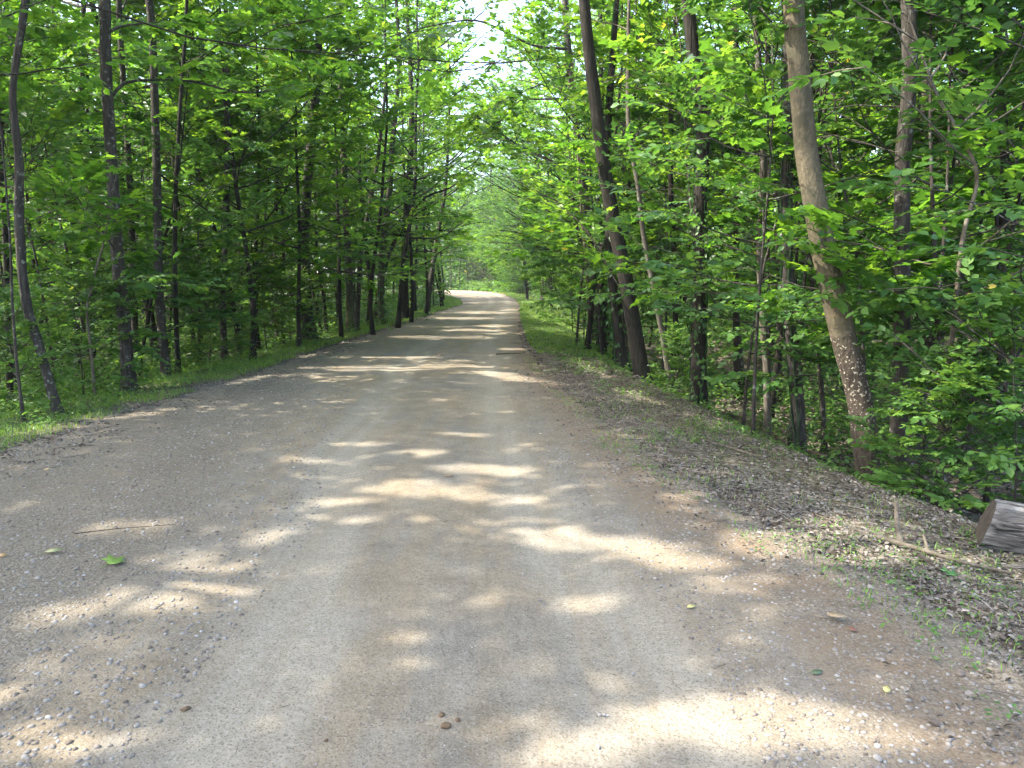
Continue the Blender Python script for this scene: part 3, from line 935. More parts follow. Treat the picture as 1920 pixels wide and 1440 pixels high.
# left side
tree('flaky_barked_tree', 'crooked slender tree with flaky pale bark leaning over the weedy left verge', 'the crooked flaky-barked tree', [(112, 758), (75, 660), (48, 560), (38, 430), (38, 300), (28, 170), (48, 0)], 9.6, 24, 17, 13, CAN(bias=BL), 'bark', .25, seed=2)
tree('sapling', 'thin bare grey sapling stem beside the crooked flaky-barked tree on the left verge', 'the thin bare grey sapling', [(45, 782), (30, 690), (22, 560), (22, 470), (10, 330)], 9.0, 9, 5, 5.5, SAP(start=.6), 'bark', .1, seed=3, cat='sapling')
tree('hardwood_tree', 'tall straight grey-brown tree with long bare side branches, nearest thick trunk left of the road', 'the tall straight grey-brown trunk', [(242, 728), (235, 620), (220, 480), (208, 300), (200, 120), (196, 0)], 12, 33, 26, 18, CAN(bias=BL), 'bark', .12,
     limbs=[([(212, 178), (235, 155), (285, 150), (360, 152), (440, 172), (500, 172), (550, 158)], .028, 10, 3.), ([(205, 60), (225, 50), (270, 44), (330, 46), (390, 40)], .024, 10, 2.), ([(222, 480), (190, 430), (160, 400), (130, 330)], .016, 5, -1), ([(224, 400), (190, 380), (160, 355), (130, 340)], .012, 5, 1)], seed=4)
tree('hardwood_tree', 'slender pale grey tree just behind the tall straight grey-brown trunk', 'the slender pale grey tree', [(252, 690), (246, 450), (238, 250), (225, 60), (222, 0)], 16.5, 18, 14, 18, CAN(), 'bark', .1, seed=5)
tree('hardwood_tree', 'straight tree with blotchy greyish bark standing left of the thin black trunk', 'the blotchy greyish trunk', [(312, 702), (300, 560), (296, 400), (292, 250), (284, 60), (280, 0)], 14.5, 25, 18, 18, CAN(bias=BL), 'bark', .12, seed=6)
tree('hardwood_tree', 'thin black-looking trunk standing close beside the blotchy greyish trunk', 'the thin black trunk', [(334, 700), (330, 560), (328, 400), (335, 250), (345, 100)], 15, 14, 9, 14, CAN(limb=2.4), 'bark_dark', .1, seed=7)
tree('hardwood_tree', 'slim upright grey tree at the grass edge left of the stout flared trunk', 'the slim upright grey tree', [(420, 672), (419, 560), (423, 400), (424, 250), (426, 80)], 18, 18, 12, 17, CAN(bias=BL), 'bark', .1, seed=8)
tree('forked_tree', 'slim dark tree leaning left behind the slim upright grey tree', 'the slim dark leaning tree', [(452, 655), (440, 590), (420, 500), (400, 420), (378, 330)], 21, 16, 9, 12, CAN(limb=2.6), 'bark_dark', .12, seed=9,)
tree('hardwood_tree', 'stout dark trunk with a flared foot at the left road edge', 'the stout flared trunk', [(582, 640), (572, 540), (570, 450), (578, 330), (590, 200), (597, 90)], 23, 28, 15, 19, CAN(bias=BL, leaf='gum'), 'bark', .12, seed=10, flare=1.6)
tree('mossy_tree', 'brown trunk with a mossy green foot, left one of a close roadside pair', 'the mossy pair of trunks', [(656, 626), (655, 540), (651, 440), (646, 340), (640, 200)], 26.5, 18, 13, 18, CAN(bias=BL, leaf='gum'), 'bark_moss', .12, seed=12)
tree('hardwood_tree', 'thin grey trunk leaning right, touching the mossy-footed trunk', 'the thin grey trunk of the mossy pair', [(668, 626), (671, 560), (676, 480), (690, 400), (705, 320)], 27, 12, 8, 15, CAN(bias=BL, limb=2.6, leaf='gum'), 'bark', .1, seed=13)
tree('ivy_covered_tree', 'ivy-clad trunk at the left road edge beyond the mossy pair', 'the ivy-clad roadside trunk', [(716, 612), (714, 560), (718, 470), (727, 380), (732, 330)], 31, 16, 12, 18, CAN(bias=BL), 'bark_moss', .12, seed=14, ivy=500)
tree('arching_tree', 'thin dark tree arching over towards the road past the ivy-clad trunk', 'the thin arching tree', [(704, 606), (716, 520), (745, 440), (795, 372), (845, 352)], 33, 11, 5, 7.5, MIDT(limb=1.8, nlimb=12, size=.17), 'bark_dark', .1, seed=15)
tree('hardwood_tree', 'dark thick trunk half hidden in leaves beyond the thin arching tree', 'the dark half-hidden trunk', [(760, 604), (758, 520), (764, 400), (768, 330)], 36, 20, 15, 18, CAN(bias=BL), 'bark_dark', .12, seed=16)
tree('hardwood_tree', 'last leaning trunk on the left where the road starts to bend', 'the last leaning trunk', [(800, 598), (806, 540), (816, 470), (828, 400)], 46, 13, 9, 17, CAN(bias=BL, size=.24), 'bark', .12, seed=17)
tree('dead_sapling', 'dead leafless stem wrapped in pale vine between the crooked tree and the tall straight trunk', 'the dead vine-wrapped stem', [(178, 735), (170, 650), (166, 580), (182, 500), (198, 440)], 11.5, 9, 4, 2.7, spec(nlimb=4, start=.4, nsub=1, nspray=1, M=1, limb=.7, size=.05), 'wood_dead', .2, seed=18, cat='sapling')
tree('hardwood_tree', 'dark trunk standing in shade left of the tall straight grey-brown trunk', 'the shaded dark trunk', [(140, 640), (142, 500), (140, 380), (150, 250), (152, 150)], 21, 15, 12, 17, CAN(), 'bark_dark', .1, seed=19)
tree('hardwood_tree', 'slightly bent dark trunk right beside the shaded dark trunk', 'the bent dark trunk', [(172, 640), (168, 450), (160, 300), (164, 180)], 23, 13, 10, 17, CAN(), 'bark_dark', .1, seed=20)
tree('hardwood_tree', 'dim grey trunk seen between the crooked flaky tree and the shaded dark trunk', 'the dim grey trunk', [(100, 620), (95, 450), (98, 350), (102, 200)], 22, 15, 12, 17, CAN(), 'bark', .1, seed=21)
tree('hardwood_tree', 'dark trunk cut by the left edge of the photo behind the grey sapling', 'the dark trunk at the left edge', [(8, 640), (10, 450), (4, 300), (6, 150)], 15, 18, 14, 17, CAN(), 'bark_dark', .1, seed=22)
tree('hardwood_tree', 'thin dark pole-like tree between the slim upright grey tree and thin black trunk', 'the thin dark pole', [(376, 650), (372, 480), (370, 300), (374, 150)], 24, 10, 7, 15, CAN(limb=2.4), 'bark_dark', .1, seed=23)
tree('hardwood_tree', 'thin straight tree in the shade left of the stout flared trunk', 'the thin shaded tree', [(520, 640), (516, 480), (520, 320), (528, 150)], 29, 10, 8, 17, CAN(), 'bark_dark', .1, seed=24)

# right side
tree('leaning_tree', 'thick leaning tree, smooth tan bark above and flaky brown bark below, right verge', 'the thick leaning tan trunk', [(1640, 895), (1612, 760), (1582, 640), (1556, 520), (1531, 400), (1512, 270), (1498, 130), (1490, 0)], 7.4, 56, 41, 15, CAN(start=.45, bias=BR), 'bark_lean', .10, seed=31, flare=1.6)
tree('hardwood_tree', 'upright lichen-spotted trunk growing right beside the foot of the thick leaning tan tree', 'the lichen-spotted trunk', [(1682, 880), (1690, 740), (1692, 600), (1690, 450), (1695, 300), (1703, 150), (1706, 0)], 7.9, 35, 30, 15, CAN(start=.45, bias=BR), 'bark', .12, seed=32)
tree('shaggy_barked_tree', 'straight tree with deeply furrowed shaggy bark left of the thick leaning tan tree', 'the shaggy furrowed trunk', [(1505, 815), (1492, 700), (1478, 560), (1474, 420), (1476, 280), (1480, 150), (1478, 0)], 9.8, 27, 24, 16, CAN(start=.45, bias=BR), 'bark_rough', .2, seed=33, ivy=160)
tree('hardwood_tree', 'thin sun-flecked trunk left of the shaggy furrowed tree', 'the thin sun-flecked trunk', [(1442, 785), (1436, 690), (1430, 580), (1426, 440), (1432, 300), (1425, 200)], 10.8, 17, 13, 13, CAN(start=.4, limb=2.6, bias=BR), 'bark_pale', .15, seed=34)
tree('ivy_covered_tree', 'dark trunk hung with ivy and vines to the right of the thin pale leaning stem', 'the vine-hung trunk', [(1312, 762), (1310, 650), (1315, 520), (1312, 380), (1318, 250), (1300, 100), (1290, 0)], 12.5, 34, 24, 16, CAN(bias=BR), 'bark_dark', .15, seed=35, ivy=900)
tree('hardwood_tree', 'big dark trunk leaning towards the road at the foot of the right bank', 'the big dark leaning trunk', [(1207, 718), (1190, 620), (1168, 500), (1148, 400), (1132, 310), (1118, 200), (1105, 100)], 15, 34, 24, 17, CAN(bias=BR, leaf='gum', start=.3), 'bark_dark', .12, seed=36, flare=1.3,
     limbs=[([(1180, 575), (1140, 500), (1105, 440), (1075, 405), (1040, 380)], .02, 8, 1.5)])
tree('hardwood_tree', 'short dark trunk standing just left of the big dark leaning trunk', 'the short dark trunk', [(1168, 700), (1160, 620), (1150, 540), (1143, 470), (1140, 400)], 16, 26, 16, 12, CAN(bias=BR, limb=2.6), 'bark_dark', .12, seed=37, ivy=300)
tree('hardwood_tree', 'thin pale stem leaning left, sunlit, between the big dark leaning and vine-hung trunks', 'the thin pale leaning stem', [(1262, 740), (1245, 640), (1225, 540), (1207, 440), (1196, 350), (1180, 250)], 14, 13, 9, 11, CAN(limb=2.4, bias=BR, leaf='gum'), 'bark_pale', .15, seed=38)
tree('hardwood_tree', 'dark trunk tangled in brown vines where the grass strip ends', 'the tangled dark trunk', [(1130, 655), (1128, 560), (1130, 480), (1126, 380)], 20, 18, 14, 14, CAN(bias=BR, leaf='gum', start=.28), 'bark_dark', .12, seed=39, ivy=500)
tree('sapling', 'thin brown stem standing in front of the tangled dark trunk by the grass strip', 'the thin brown roadside stem', [(1108, 652), (1104, 580), (1100, 500), (1092, 420)], 19.5, 7, 5, 7, MIDT(limb=1.5, nlimb=10, leaf='gum'), 'wood_dead', .1, seed=40, cat='sapling')
tree('crooked_sapling', 'crooked thin sapling with a bent top right of the lichen-spotted trunk', 'the crooked thin sapling', [(1762, 800), (1785, 640), (1805, 450), (1832, 330), (1795, 240), (1750, 160)], 6.9, 13, 7, 4.6, SAP(start=.35, leaf='beech', limb=1.4, nlimb=12), 'wood_dead', .12, seed=41, cat='sapling')
tree('hardwood_tree', 'dark trunk in the leaves near the right edge of the photo', 'the dark trunk near the right edge', [(1886, 760), (1880, 500), (1884, 300), (1870, 100)], 11, 20, 15, 16, CAN(start=.45), 'bark_dark', .12, seed=42)
tree('hardwood_tree', 'mottled pale trunk seen between the lichen-spotted trunk and the crooked sapling', 'the mottled pale trunk', [(1738, 720), (1742, 450), (1735, 250), (1738, 100)], 12.5, 20, 16, 16, CAN(start=.45), 'bark', .12, seed=43)
tree('hardwood_tree', 'tall roadside tree with a long thin bough arching left across the sky gap', 'the tree with the arching bough', [(1128, 650), (1108, 460), (1080, 230), (1064, 70), (1060, 0)], 23, 17, 13, 18, CAN(bias=BR, leaf='gum', start=.25, limb=3.6), 'bark', .12, seed=44,
     limbs=[([(1064, 92), (1000, 85), (940, 56), (890, 38), (820, 46), (770, 62), (735, 100)], .04, 9, -2.), ([(1068, 185), (1010, 186), (975, 188), (950, 215), (925, 240)], .035, 12, -1.), ([(1068, 140), (1010, 160), (950, 185), (880, 230)], .03, 12, -2.)])
tree('hardwood_tree', 'slim dark tree behind the thin pale leaning stem', 'the slim dark tree', [(1272, 700), (1264, 500), (1257, 300), (1260, 150)], 17, 12, 10, 16, CAN(), 'bark_dark', .1, seed=45)
tree('hardwood_tree', 'dim trunk between the vine-hung trunk and the thin sun-flecked trunk', 'the dim middle trunk', [(1385, 720), (1378, 500), (1384, 300), (1380, 120)], 16, 15, 11, 16, CAN(), 'bark_dark', .1, seed=46)
tree('hardwood_tree', 'narrow trunk just left of the shaggy furrowed tree, half hidden by leaves', 'the narrow half-hidden trunk', [(1462, 740), (1460, 500), (1452, 300), (1440, 120)], 15, 13, 10, 16, CAN(), 'bark', .1, seed=47)
tree('hardwood_tree', 'small dark tree standing on the grass where the road bends left', 'the small dark tree at the bend', [(989, 561), (985, 520), (982, 470), (980, 420)], 82, 6, 5, 12, CAN(limb=2.6, size=.3, leaf='gum', start=.16, nlimb=26), 'bark_dark', .1, seed=48)

g = Geo()
rng = np.random.default_rng(63)
for c in CROWNS:
    b = c[3]
    if b[1] > 45:
        continue
    n = 16
    a, r = rng.uniform(0, 6.28, n), rng.uniform(.12, .75, n) * (1 + b[1] / 40)
    plants(g, b[0] + r * np.cos(a), b[1] + r * np.sin(a), rng.uniform(.06, .35, n), np.full(n, .045 + .002 * b[1]), 9, rng, OVATE)
tag(link('undergrowth', g.mesh('undergrowth', M['weed'])), 'small leafy plants growing round the feet of the trunks', 'undergrowth', kind='stuff')

# ------------------------------------------------------------------ template trees, copied through the woods
def template(kind, H, r, sp, bark, seed):
    rng = np.random.default_rng(seed)
    P = [np.array([0, 0, -.15])]; d = np.array([rng.normal(0, .06), rng.normal(0, .06), 1.])
    while P[-1][2] < H:
        d = norm(d + np.array([rng.normal(0, .06), rng.normal(0, .06), .15]))
        P.append(P[-1] + d * 1.0)
    path = catmull(np.array(P), .35)
    L = np.linspace(0, 1, len(path))
    rad = r * (1 - .82 * L) * (1 + .35 * np.exp(-L * H / .25))
    gt, gl = Geo(), Geo()
    tube(gt, path, rad, 8, .12, seed)
    grow(path, rad, sp, rng, gt, gl, do_carve=False)
    return gt, gl, M[bark], M[sp['leaf']]


T_CAN = [template('t', h, r, s, b, k) for h, r, s, b, k in [
    (18, .10, CAN(start=.22, limb=3.2, size=.26, nlimb=20, M=7), 'bark_dark', 101), (20, .12, CAN(start=.26, limb=3.6, size=.28, nlimb=22, M=7, leaf='oak'), 'bark', 102),
    (17, .08, CAN(start=.2, limb=2.8, size=.26, nlimb=18, M=7, leaf='gum'), 'bark_dark', 103), (19, .09, CAN(start=.16, limb=3.0, size=.26, nlimb=22, M=7), 'bark_dark', 104),
    (21, .13, CAN(start=.3, limb=3.8, size=.28, nlimb=22, M=7, leaf='beech'), 'bark', 105)]]
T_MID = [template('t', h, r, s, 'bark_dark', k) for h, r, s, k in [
    (8, .06, MIDT(start=.18, leaf='maple', size=.125), 111), (6.5, .05, MIDT(start=.15, limb=2.0, leaf='beech', size=.125), 112), (9.5, .07, MIDT(start=.2, limb=2.7, leaf='gum', size=.135), 113), (7.5, .055, MIDT(start=.22, limb=2.3, leaf='maple', size=.12), 114)]]
T_NEAR = [template('t', h, r, s, 'bark', k) for h, r, s, k in [
    (5.5, .03, MIDT(start=.2, limb=1.7, nlimb=16, nsub=5, leaf='beech', size=.12, shape=OVATE, M=8, spray=.42), 121), (6.5, .035, MIDT(start=.22, limb=1.9, nlimb=17, nsub=5, leaf='maple', size=.13, shape=LOBED, M=7, spray=.45), 122),
    (4.5, .025, MIDT(start=.2, limb=1.5, nlimb=14, nsub=5, leaf='beech', size=.11, shape=OVATE, M=8, spray=.4), 123)]]
T_SHRUB = [template('t', h, r, s, 'bark', k) for h, r, s, k in [
    (1.5, .015, MIDT(start=.05, limb=.9, nlimb=24, nsub=5, leaf='weed', size=.095, shape=OVATE, M=8, spray=.3, elev=(.1, .9)), 131), (2.1, .02, MIDT(start=.05, limb=1.1, nlimb=18, nsub=4, leaf='maple', size=.1, shape=OVATE, M=7, spray=.33), 132)]]
_cache = {}


def place(tset, k, x, y, rot, s, name, label, cat, group):
    t = tset[k]
    loc = np.array([x, y, float(terrain(x, y))])
    root = thing(name, loc, label, cat, group)
    root.rotation_euler = (0, 0, rot); root.scale = (s, s, s)
    gt, gl, mb, ml = t
    key = id(t)
    if key not in _cache:
        _cache[key] = (gt.mesh('trunk', mb, None, True), gl.mesh('crown', ml))
    mt, mc = _cache[key]
    link('trunk', mt, root)
    # crowns with openings cut for the sunlight get a mesh of their own
    V = np.concatenate(gl.V)
    c, s_ = math.cos(rot), math.sin(rot)
    W = np.stack([V[:, 0] * c - V[:, 1] * s_, V[:, 0] * s_ + V[:, 1] * c, V[:, 2]], -1) * s + loc
    shape_k = {4: 0, 6: 1, 13: 2}
    nv = len(KITE[0]) if len(gl.T) and gl.T[0].shape[0] and len(gl.Q) == 0 and len(V) % 4 == 0 and gl.kind == 4 else gl.kind
    C = W.reshape(-1, nv, 3).mean(1)
    cut = carve(C)
    note_shadow(C[~cut], np.full(int((~cut).sum()), .22 * s))
    if cut.sum() > 2:
        keep = ~cut
        nk = int(keep.sum())
        K = {4: KITE, 6: OVATE, 13: LOBED}[nv]
        g2 = Geo()
        off = (np.arange(nk) * nv)[:, None, None]
        tn = np.concatenate(gl.tint).reshape(-1, nv)[keep].ravel()
        g2.add(V.reshape(-1, nv, 3)[keep].reshape(-1, 3), (K[1][None] + off).reshape(-1, 3) if K[1] is not None else None, (K[2][None] + off).reshape(-1, 4) if K[2] is not None else None, tn)
        mc = g2.mesh('crown', ml)
    link('crown', mc, root)
    return root


for ts, kinds in ((T_CAN, [4] * 5), (T_MID, [4] * 4), (T_NEAR, [6, 13, 6]), (T_SHRUB, [6, 6])):
    for t, kd in zip(ts, kinds):
        t[1].kind = kd

_O1 = 'first second third fourth fifth sixth seventh eighth ninth tenth eleventh twelfth thirteenth fourteenth fifteenth sixteenth seventeenth eighteenth nineteenth'.split()
ORD = _O1 + ['twentieth'] + ['twenty-' + o for o in _O1[:9]] + ['thirtieth'] + ['thirty-' + o for o in _O1[:9]]
PLACED = []     # (px, D, root, noun)


def auto_labels():
    used = {}
    anchors = list(ANCHORS)
    for px, D, root, noun in sorted(PLACED, key=lambda p: p[1]):
        front = [a for a in anchors if a[1] < D + .5] or anchors
        a = min(front, key=lambda a: abs(a[0] - px))
        key = (noun, a[2])
        used.setdefault(key, []).append((px, D, root))
    for (noun, phrase), lst in used.items():
        for i, (px, D, root) in enumerate(lst):
            which = '' if len(lst) == 1 else ORD[i] + ' '
            root['label'] = f"{which}{noun} back behind {phrase}"


rng = np.random.default_rng(5)
pts = []


def poisson(n, y0, y1, fa, fb, dmin, tset, name, noun, cat, group, smin, smax, frame=True, maxn=999):
    k = 0
    for _ in range(n):
        y = y0 + (y1 - y0) * rng.uniform() ** .8
        a, b = float(fa(y)), float(fb(y))
        if a >= b:
            continue
        x = rng.uniform(a, b)
        px = 960 + FPX * x / y
        if frame and not (-420 < px < 2340):
            continue
        if any((x - q[0]) ** 2 + (y - q[1]) ** 2 < (dmin * q[2]) ** 2 for q in pts):
            continue
        pts.append((x, y, 1.0))
        r = place(tset, int(rng.integers(len(tset))), x, y, rng.uniform(0, 6.28), rng.uniform(smin, smax), name, noun, cat, group)
        PLACED.append((px, y, r, noun))
        k += 1
        if k >= maxn:
            break
    return k


for a in ANCHORS:
    pts.append(((a[0] - 960) / FPX * a[1], a[1], .6))
# canopy trees deeper in the woods, both sides, and round the bend
poisson(900, 14, 62, lambda y: max(-40, -.95 * y), lambda y: oL(y) - 3.2, 3.4, T_CAN, 'hardwood_tree', 'slim shaded tree', 'tree', 'trees deeper in the woods', .85, 1.1, maxn=40)
poisson(900, 13, 62, lambda y: oR(y) + 4.2, lambda y: min(40, .95 * y), 3.4, T_CAN, 'hardwood_tree', 'slim shaded tree', 'tree', 'trees deeper in the woods', .85, 1.1, maxn=34)
poisson(500, 58, 104, lambda y: oL(y) - 13, lambda y: oL(y) - 2.2, 4.2, T_CAN, 'hardwood_tree', 'distant roadside tree', 'tree', 'trees along the far road', .9, 1.1, maxn=20)
poisson(600, 108, 160, lambda y: max(-50, oR(y) + 2.5), lambda y: 22, 3.8, T_CAN, 'hardwood_tree', 'tree at the far bend', 'tree', 'trees along the far road', 1.0, 1.3, maxn=36)
poisson(500, 58, 150, lambda y: oR(y) + 3.0, lambda y: oR(y) + 16, 4.2, T_CAN, 'hardwood_tree', 'distant roadside tree', 'tree', 'trees along the far road', .8, 1.1, maxn=36)
# trees out of the frame on the left that shade the near road
SHADE = [(-8.5, 4.), (-9, 8.6), (-12.5, 5.5), (-12, 10.5), (-14.5, 2.5), (-8.2, .2), (-12.2, -1.5), (-16, 7.2), (-9, -4.5), (-15, 13)]
for i, (x, y) in enumerate(SHADE):
    base = np.array([x, y, float(terrain(x, y))])
    root = thing('hardwood_tree', base, 'tall leafy tree left of the near road whose crown shades the gravel', 'tree', 'shade trees left of the near road')
    r_ = np.random.default_rng(300 + i)
    path = catmull(np.array([base + [0, 0, -.1], base + [.1, .1, 6], base + [r_.normal(0, .5), r_.normal(0, .5), 12], base + [r_.normal(0, .8), r_.normal(0, .8), 18]]), .4)
    rad = .17 * (1 - .85 * np.linspace(0, 1, len(path)))
    sp = CAN(start=.47, limb=3.3, size=.26, nlimb=20, M=7)
    gt, gl = Geo(), Geo()
    tube(gt, path, rad, 8, .12, i)
    grow(path, rad, sp, r_, gt, gl)
    link('trunk', gt.mesh('trunk', M['bark'], base, True), root)
    CROWNS.append((root, gl, M['maple'], base, np.zeros(3), .26, 18, .36))
# understory trees
pts2 = pts; pts = []
poisson(700, 12, 50, lambda y: max(-32, -.9 * y), lambda y: oL(y) - 2.4, 2.7, T_MID, 'understory_tree', 'leafy young tree', 'tree', 'leafy young trees of the understory', .75, 1.15, maxn=72)
poisson(700, 11, 50, lambda y: oR(y) + 3.0, lambda y: min(32, .9 * y), 2.6, T_MID, 'understory_tree', 'leafy young tree', 'tree', 'leafy young trees of the understory', .75, 1.15, maxn=72)
poisson(400, 108, 150, lambda y: max(-45, oR(y) + 3), lambda y: 16, 3.0, T_MID, 'understory_tree', 'leafy far-bend young tree', 'tree', 'leafy young trees of the understory', .8, 1.3, maxn=30)
poisson(400, 48, 130, lambda y: oR(y) + 2.0, lambda y: oR(y) + 10, 3.6, T_MID, 'understory_tree', 'leafy far-road young tree', 'tree', 'leafy young trees of the understory', .8, 1.3, maxn=24)
poisson(300, 45, 100, lambda y: oL(y) - 8, lambda y: oL(y) - 1.6, 3.6, T_MID, 'understory_tree', 'leafy far-road young tree', 'tree', 'leafy young trees of the understory', .7, 1.1, maxn=14)
# near leafy saplings, placed where the photo shows leafy masses
for k, (px, D, ti, s) in enumerate([(1400, 10.2, 0, .8), (1490, 10.6, 1, .9), (1640, 9.2, 0, .95), (1790, 7.6, 1, .95), (1870, 8.2, 0, 1.), (1960, 6.8, 2, 1.), (1730, 10, 1, 1.1), 
                                    (1330, 14.5, 1, 1.15), (1450, 12.5, 1, 1.1), (1600, 12.5, 0, 1.2), (1130, 19, 0, 1.1), (1180, 19, 1, 1.2), (1850, 12, 1, 1.2), (90, 12.5, 0, 1.), (-60, 11, 1, 1.), (180, 15, 1, 1.05), (365, 18, 0, 1.1), (470, 21, 1, 1.15), (30, 15.5, 0, 1.1), (280, 17, 2, 1.2), (560, 26, 1, 1.2), (1420, 8.4, 2, .9), (1560, 10.5, 1, 1.1), (1735, 8.0, 0, 1.0), (1820, 9.6, 1, 1.15), (1500, 11.5, 0, 1.2), (1400, 17, 1, 1.3), (1240, 17.5, 0, 1.25), (1900, 10, 0, 1.2), (1780, 14, 1, 1.3), (1080, 20.5, 0, 1.15), (-20, 14, 0, 1.1), (230, 19, 1, 1.3), (420, 24, 0, 1.3)]):
    x = (px - 960) / FPX * D
    r = place(T_NEAR, ti, x, D, k * 1.7, s, 'sapling', 'leafy sapling', 'sapling', 'leafy saplings at the wood edge')
    PLACED.append((px, D, r, 'leafy sapling'))
# young trees standing along the outside of the bend
_rb = np.random.default_rng(37)
for k in range(16):
    y = 104 + k * 1.7; x = float(oR(y)) + 2.6 + _rb.uniform(0, 2.5)
    r = place(T_MID, k % 4, x, y, k * 1.9, _rb.uniform(1.0, 1.7), 'understory_tree', '', 'tree', 'leafy young trees of the understory')
    PLACED.append((960 + FPX * x / y, y, r, 'leafy bend-side young tree'))
# tall trees closing the view behind the bend
for k, (y, dx, ti, s) in enumerate([(110, 3.5, 1, 1.3), (114, 5.5, 4, 1.35), (118, 3.2, 1, 1.3), (122, 5.0, 4, 1.35), (127, 3.5, 1, 1.4), (132, 6.0, 4, 1.35)]):
    x = float(oR(y)) + dx
    r = place(T_CAN, ti, x, y, k * 1.1, s, 'hardwood_tree', '', 'tree', 'trees along the far road')
    PLACED.append((960 + FPX * x / y, y, r, 'tall dark-leaved tree'))
# shrubs along the outside of the bend
_rb = np.random.default_rng(31)
for k in range(26):
    y = _rb.uniform(102, 128); x = float(oR(y)) + 1.0 + _rb.uniform(0, 3.0) + (k % 3) * 2.2
    r = place(T_SHRUB, k % 2, x, y, k * 1.3, _rb.uniform(1.4, 2.6), 'shrub', 'leafy bush at the far bend', 'bush', 'bushes along the far bend')
    PLACED.append((960 + FPX * x / y, y, r, 'leafy bush at the far bend'))
# tall trees whose crowns meet over the far road
for k, (y, side, s, lab) in enumerate([
        (50, -1, 1.0, 'tall tree at the left road edge just past the last leaning trunk'), (60, 1, 1.0, 'tall tree at the right edge of the far grass strip'),
        (66, -1, 1.1, 'tall tree on the left halfway to the bend, crown over the road'), (76, 1, 1.1, 'tall tree on the right shortly before the small dark tree'),
        (84, -1, 1.15, 'tall tree on the left where the road starts turning'), (95, 1, 1.2, 'tall tree on the right just behind the small dark tree')]):
    x = float(oL(y)) - 1.7 if side < 0 else float(oR(y)) + 2.4
    place(T_CAN, (0, 3, 2, 4, 3, 0)[k], x, y, k * 2.3, s, 'hardwood_tree', lab, 'tree', 'trees along the far road')
# leafy trees leaning over the road
for k, (px, D, ti, s, lab) in enumerate([
        (1100, 19.5, 2, 1.05, 'bright leafy tree overhanging the road left of the big dark leaning trunk'), (1130, 24, 0, 1.4, 'bright leafy tree overhanging the road just past the arching bough'),
        (1112, 31, 2, 1.4, 'pale leafy tree overhanging the far end of the grass strip'), (1150, 18.2, 3, 1.15, 'leafy tree overhanging the bank at the big dark leaning trunk'),
        (700, 25, 2, 1.1, 'pale green leafy tree overhanging the road by the mossy pair'), (640, 23.5, 0, 1.1, 'pale green leafy tree overhanging the road right of the stout flared trunk'),
        (770, 33, 2, 1.25, 'leafy tree overhanging the left road edge by the dark half-hidden trunk'), (800, 42, 0, 1.5, 'leafy tree overhanging the left road edge before the bend'),
        (1078, 45, 2, 1.6, 'leafy tree overhanging the right road edge before the bend'), (560, 20, 3, 1.1, 'leafy tree overhanging the verge left of the stout flared trunk'),
        (745, 29, 2, 1.45, 'tall leafy tree spreading over the road by the ivy-clad roadside trunk'), (690, 31, 0, 1.6, 'tall pale leafy tree behind the mossy pair'), (830, 58, 2, 1.8, 'tall leafy tree left of the road at the start of the bend'),
        (1098, 38, 0, 1.7, 'tall leafy tree right of the road above the grass strip'), (1065, 62, 2, 1.8, 'tall leafy tree right of the road beyond the grass strip'), (1140, 28, 2, 1.5, 'tall leafy tree behind the tangled dark trunk'),
        (470, 17, 2, 1.0, 'leafy tree on the left verge right of the slim upright grey tree')]):
    x = (px - 960) / FPX * D
    place(T_MID, ti, x, D, k * 1.3, s, 'understory_tree', lab, 'tree', 'leafy trees leaning over the road')
# shrubs
for k, (px, D, ti, s, lab) in enumerate([
        (1795, 6.5, 0, .6, 'bright green broad-leaved bush at the foot of the lichen-spotted trunk'),
        (1925, 6.2, 0, .9, 'bright green leafy bush at the right edge above the cut log'),
        (905, 122, 1, 2.4, 'rounded grey-green bush on the outside of the far bend'),
        (1075, 30, 1, 1.1, 'leafy bush at the far end of the grass strip'),
        (1095, 26, 0, 1.2, 'low bush between the grass strip and the tangled dark trunk'),
        (812, 52, 1, 1.0, 'dark bush at the left road edge where the road bends'),
        (500, 20.5, 1, .8, 'low spreading bush left of the stout flared trunk'), (545, 22.5, 0, 1.0, 'low leafy bush at the foot of the stout flared trunk'),
        (390, 16.5, 0, .9, 'low leafy bush between the thin black trunk and the slim upright grey tree'), (150, 11.6, 0, .8, 'leafy bush behind the crooked flaky-barked tree'),
        (30, 9.8, 0, .6, 'pale sunlit bush beside the thin bare grey sapling'), (1275, 13.6, 0, .5, 'small leafy bush at the foot of the thin pale leaning stem')]):
    x = (px - 960) / FPX * D
    r = place(T_SHRUB, ti, x, D, k * 2.1, s, 'shrub', lab, 'bush', None)
auto_labels()

# leaf clumps added to sunny-side crowns to shade the road outside its sun flecks
rng = np.random.default_rng(21)
H = np.concatenate(LEAF_HITS)
cs = .10
nx_, ny_ = int(11 / cs), int(46 / cs)
cov = np.zeros((nx_, ny_))
for dx, dy in ((0, 0), (.7, 0)):
    ii = ((H[:, 0] + 6.5) / cs + dx).astype(int); jj = ((H[:, 1] - 1.5) / cs + dy).astype(int)
    ok = (ii >= 0) & (ii < nx_) & (jj >= 0) & (jj < ny_)
    np.add.at(cov, (ii[ok], jj[ok]), 1)
ii, jj = np.where(cov < 2)
G = np.stack([-6.5 + (ii + rng.uniform(0, 1, len(ii))) * cs, 1.5 + (jj + rng.uniform(0, 1, len(ii))) * cs, 0 * ii], -1).astype(float)
G = G[(~in_fleck(G, np.interp(G[:, 1], [6, 10], [1.5, 1.]))) & (rng.uniform(0, 1, len(G)) < np.interp(G[:, 1], [0, 20, 46], [.6, .6, .5]))]
tb = np.array([c[3] for c in CROWNS]); th = np.array([c[6] for c in CROWNS]); ts0 = np.array([c[7] for c in CROWNS])
lefty = tb[:, 0] < -4.5
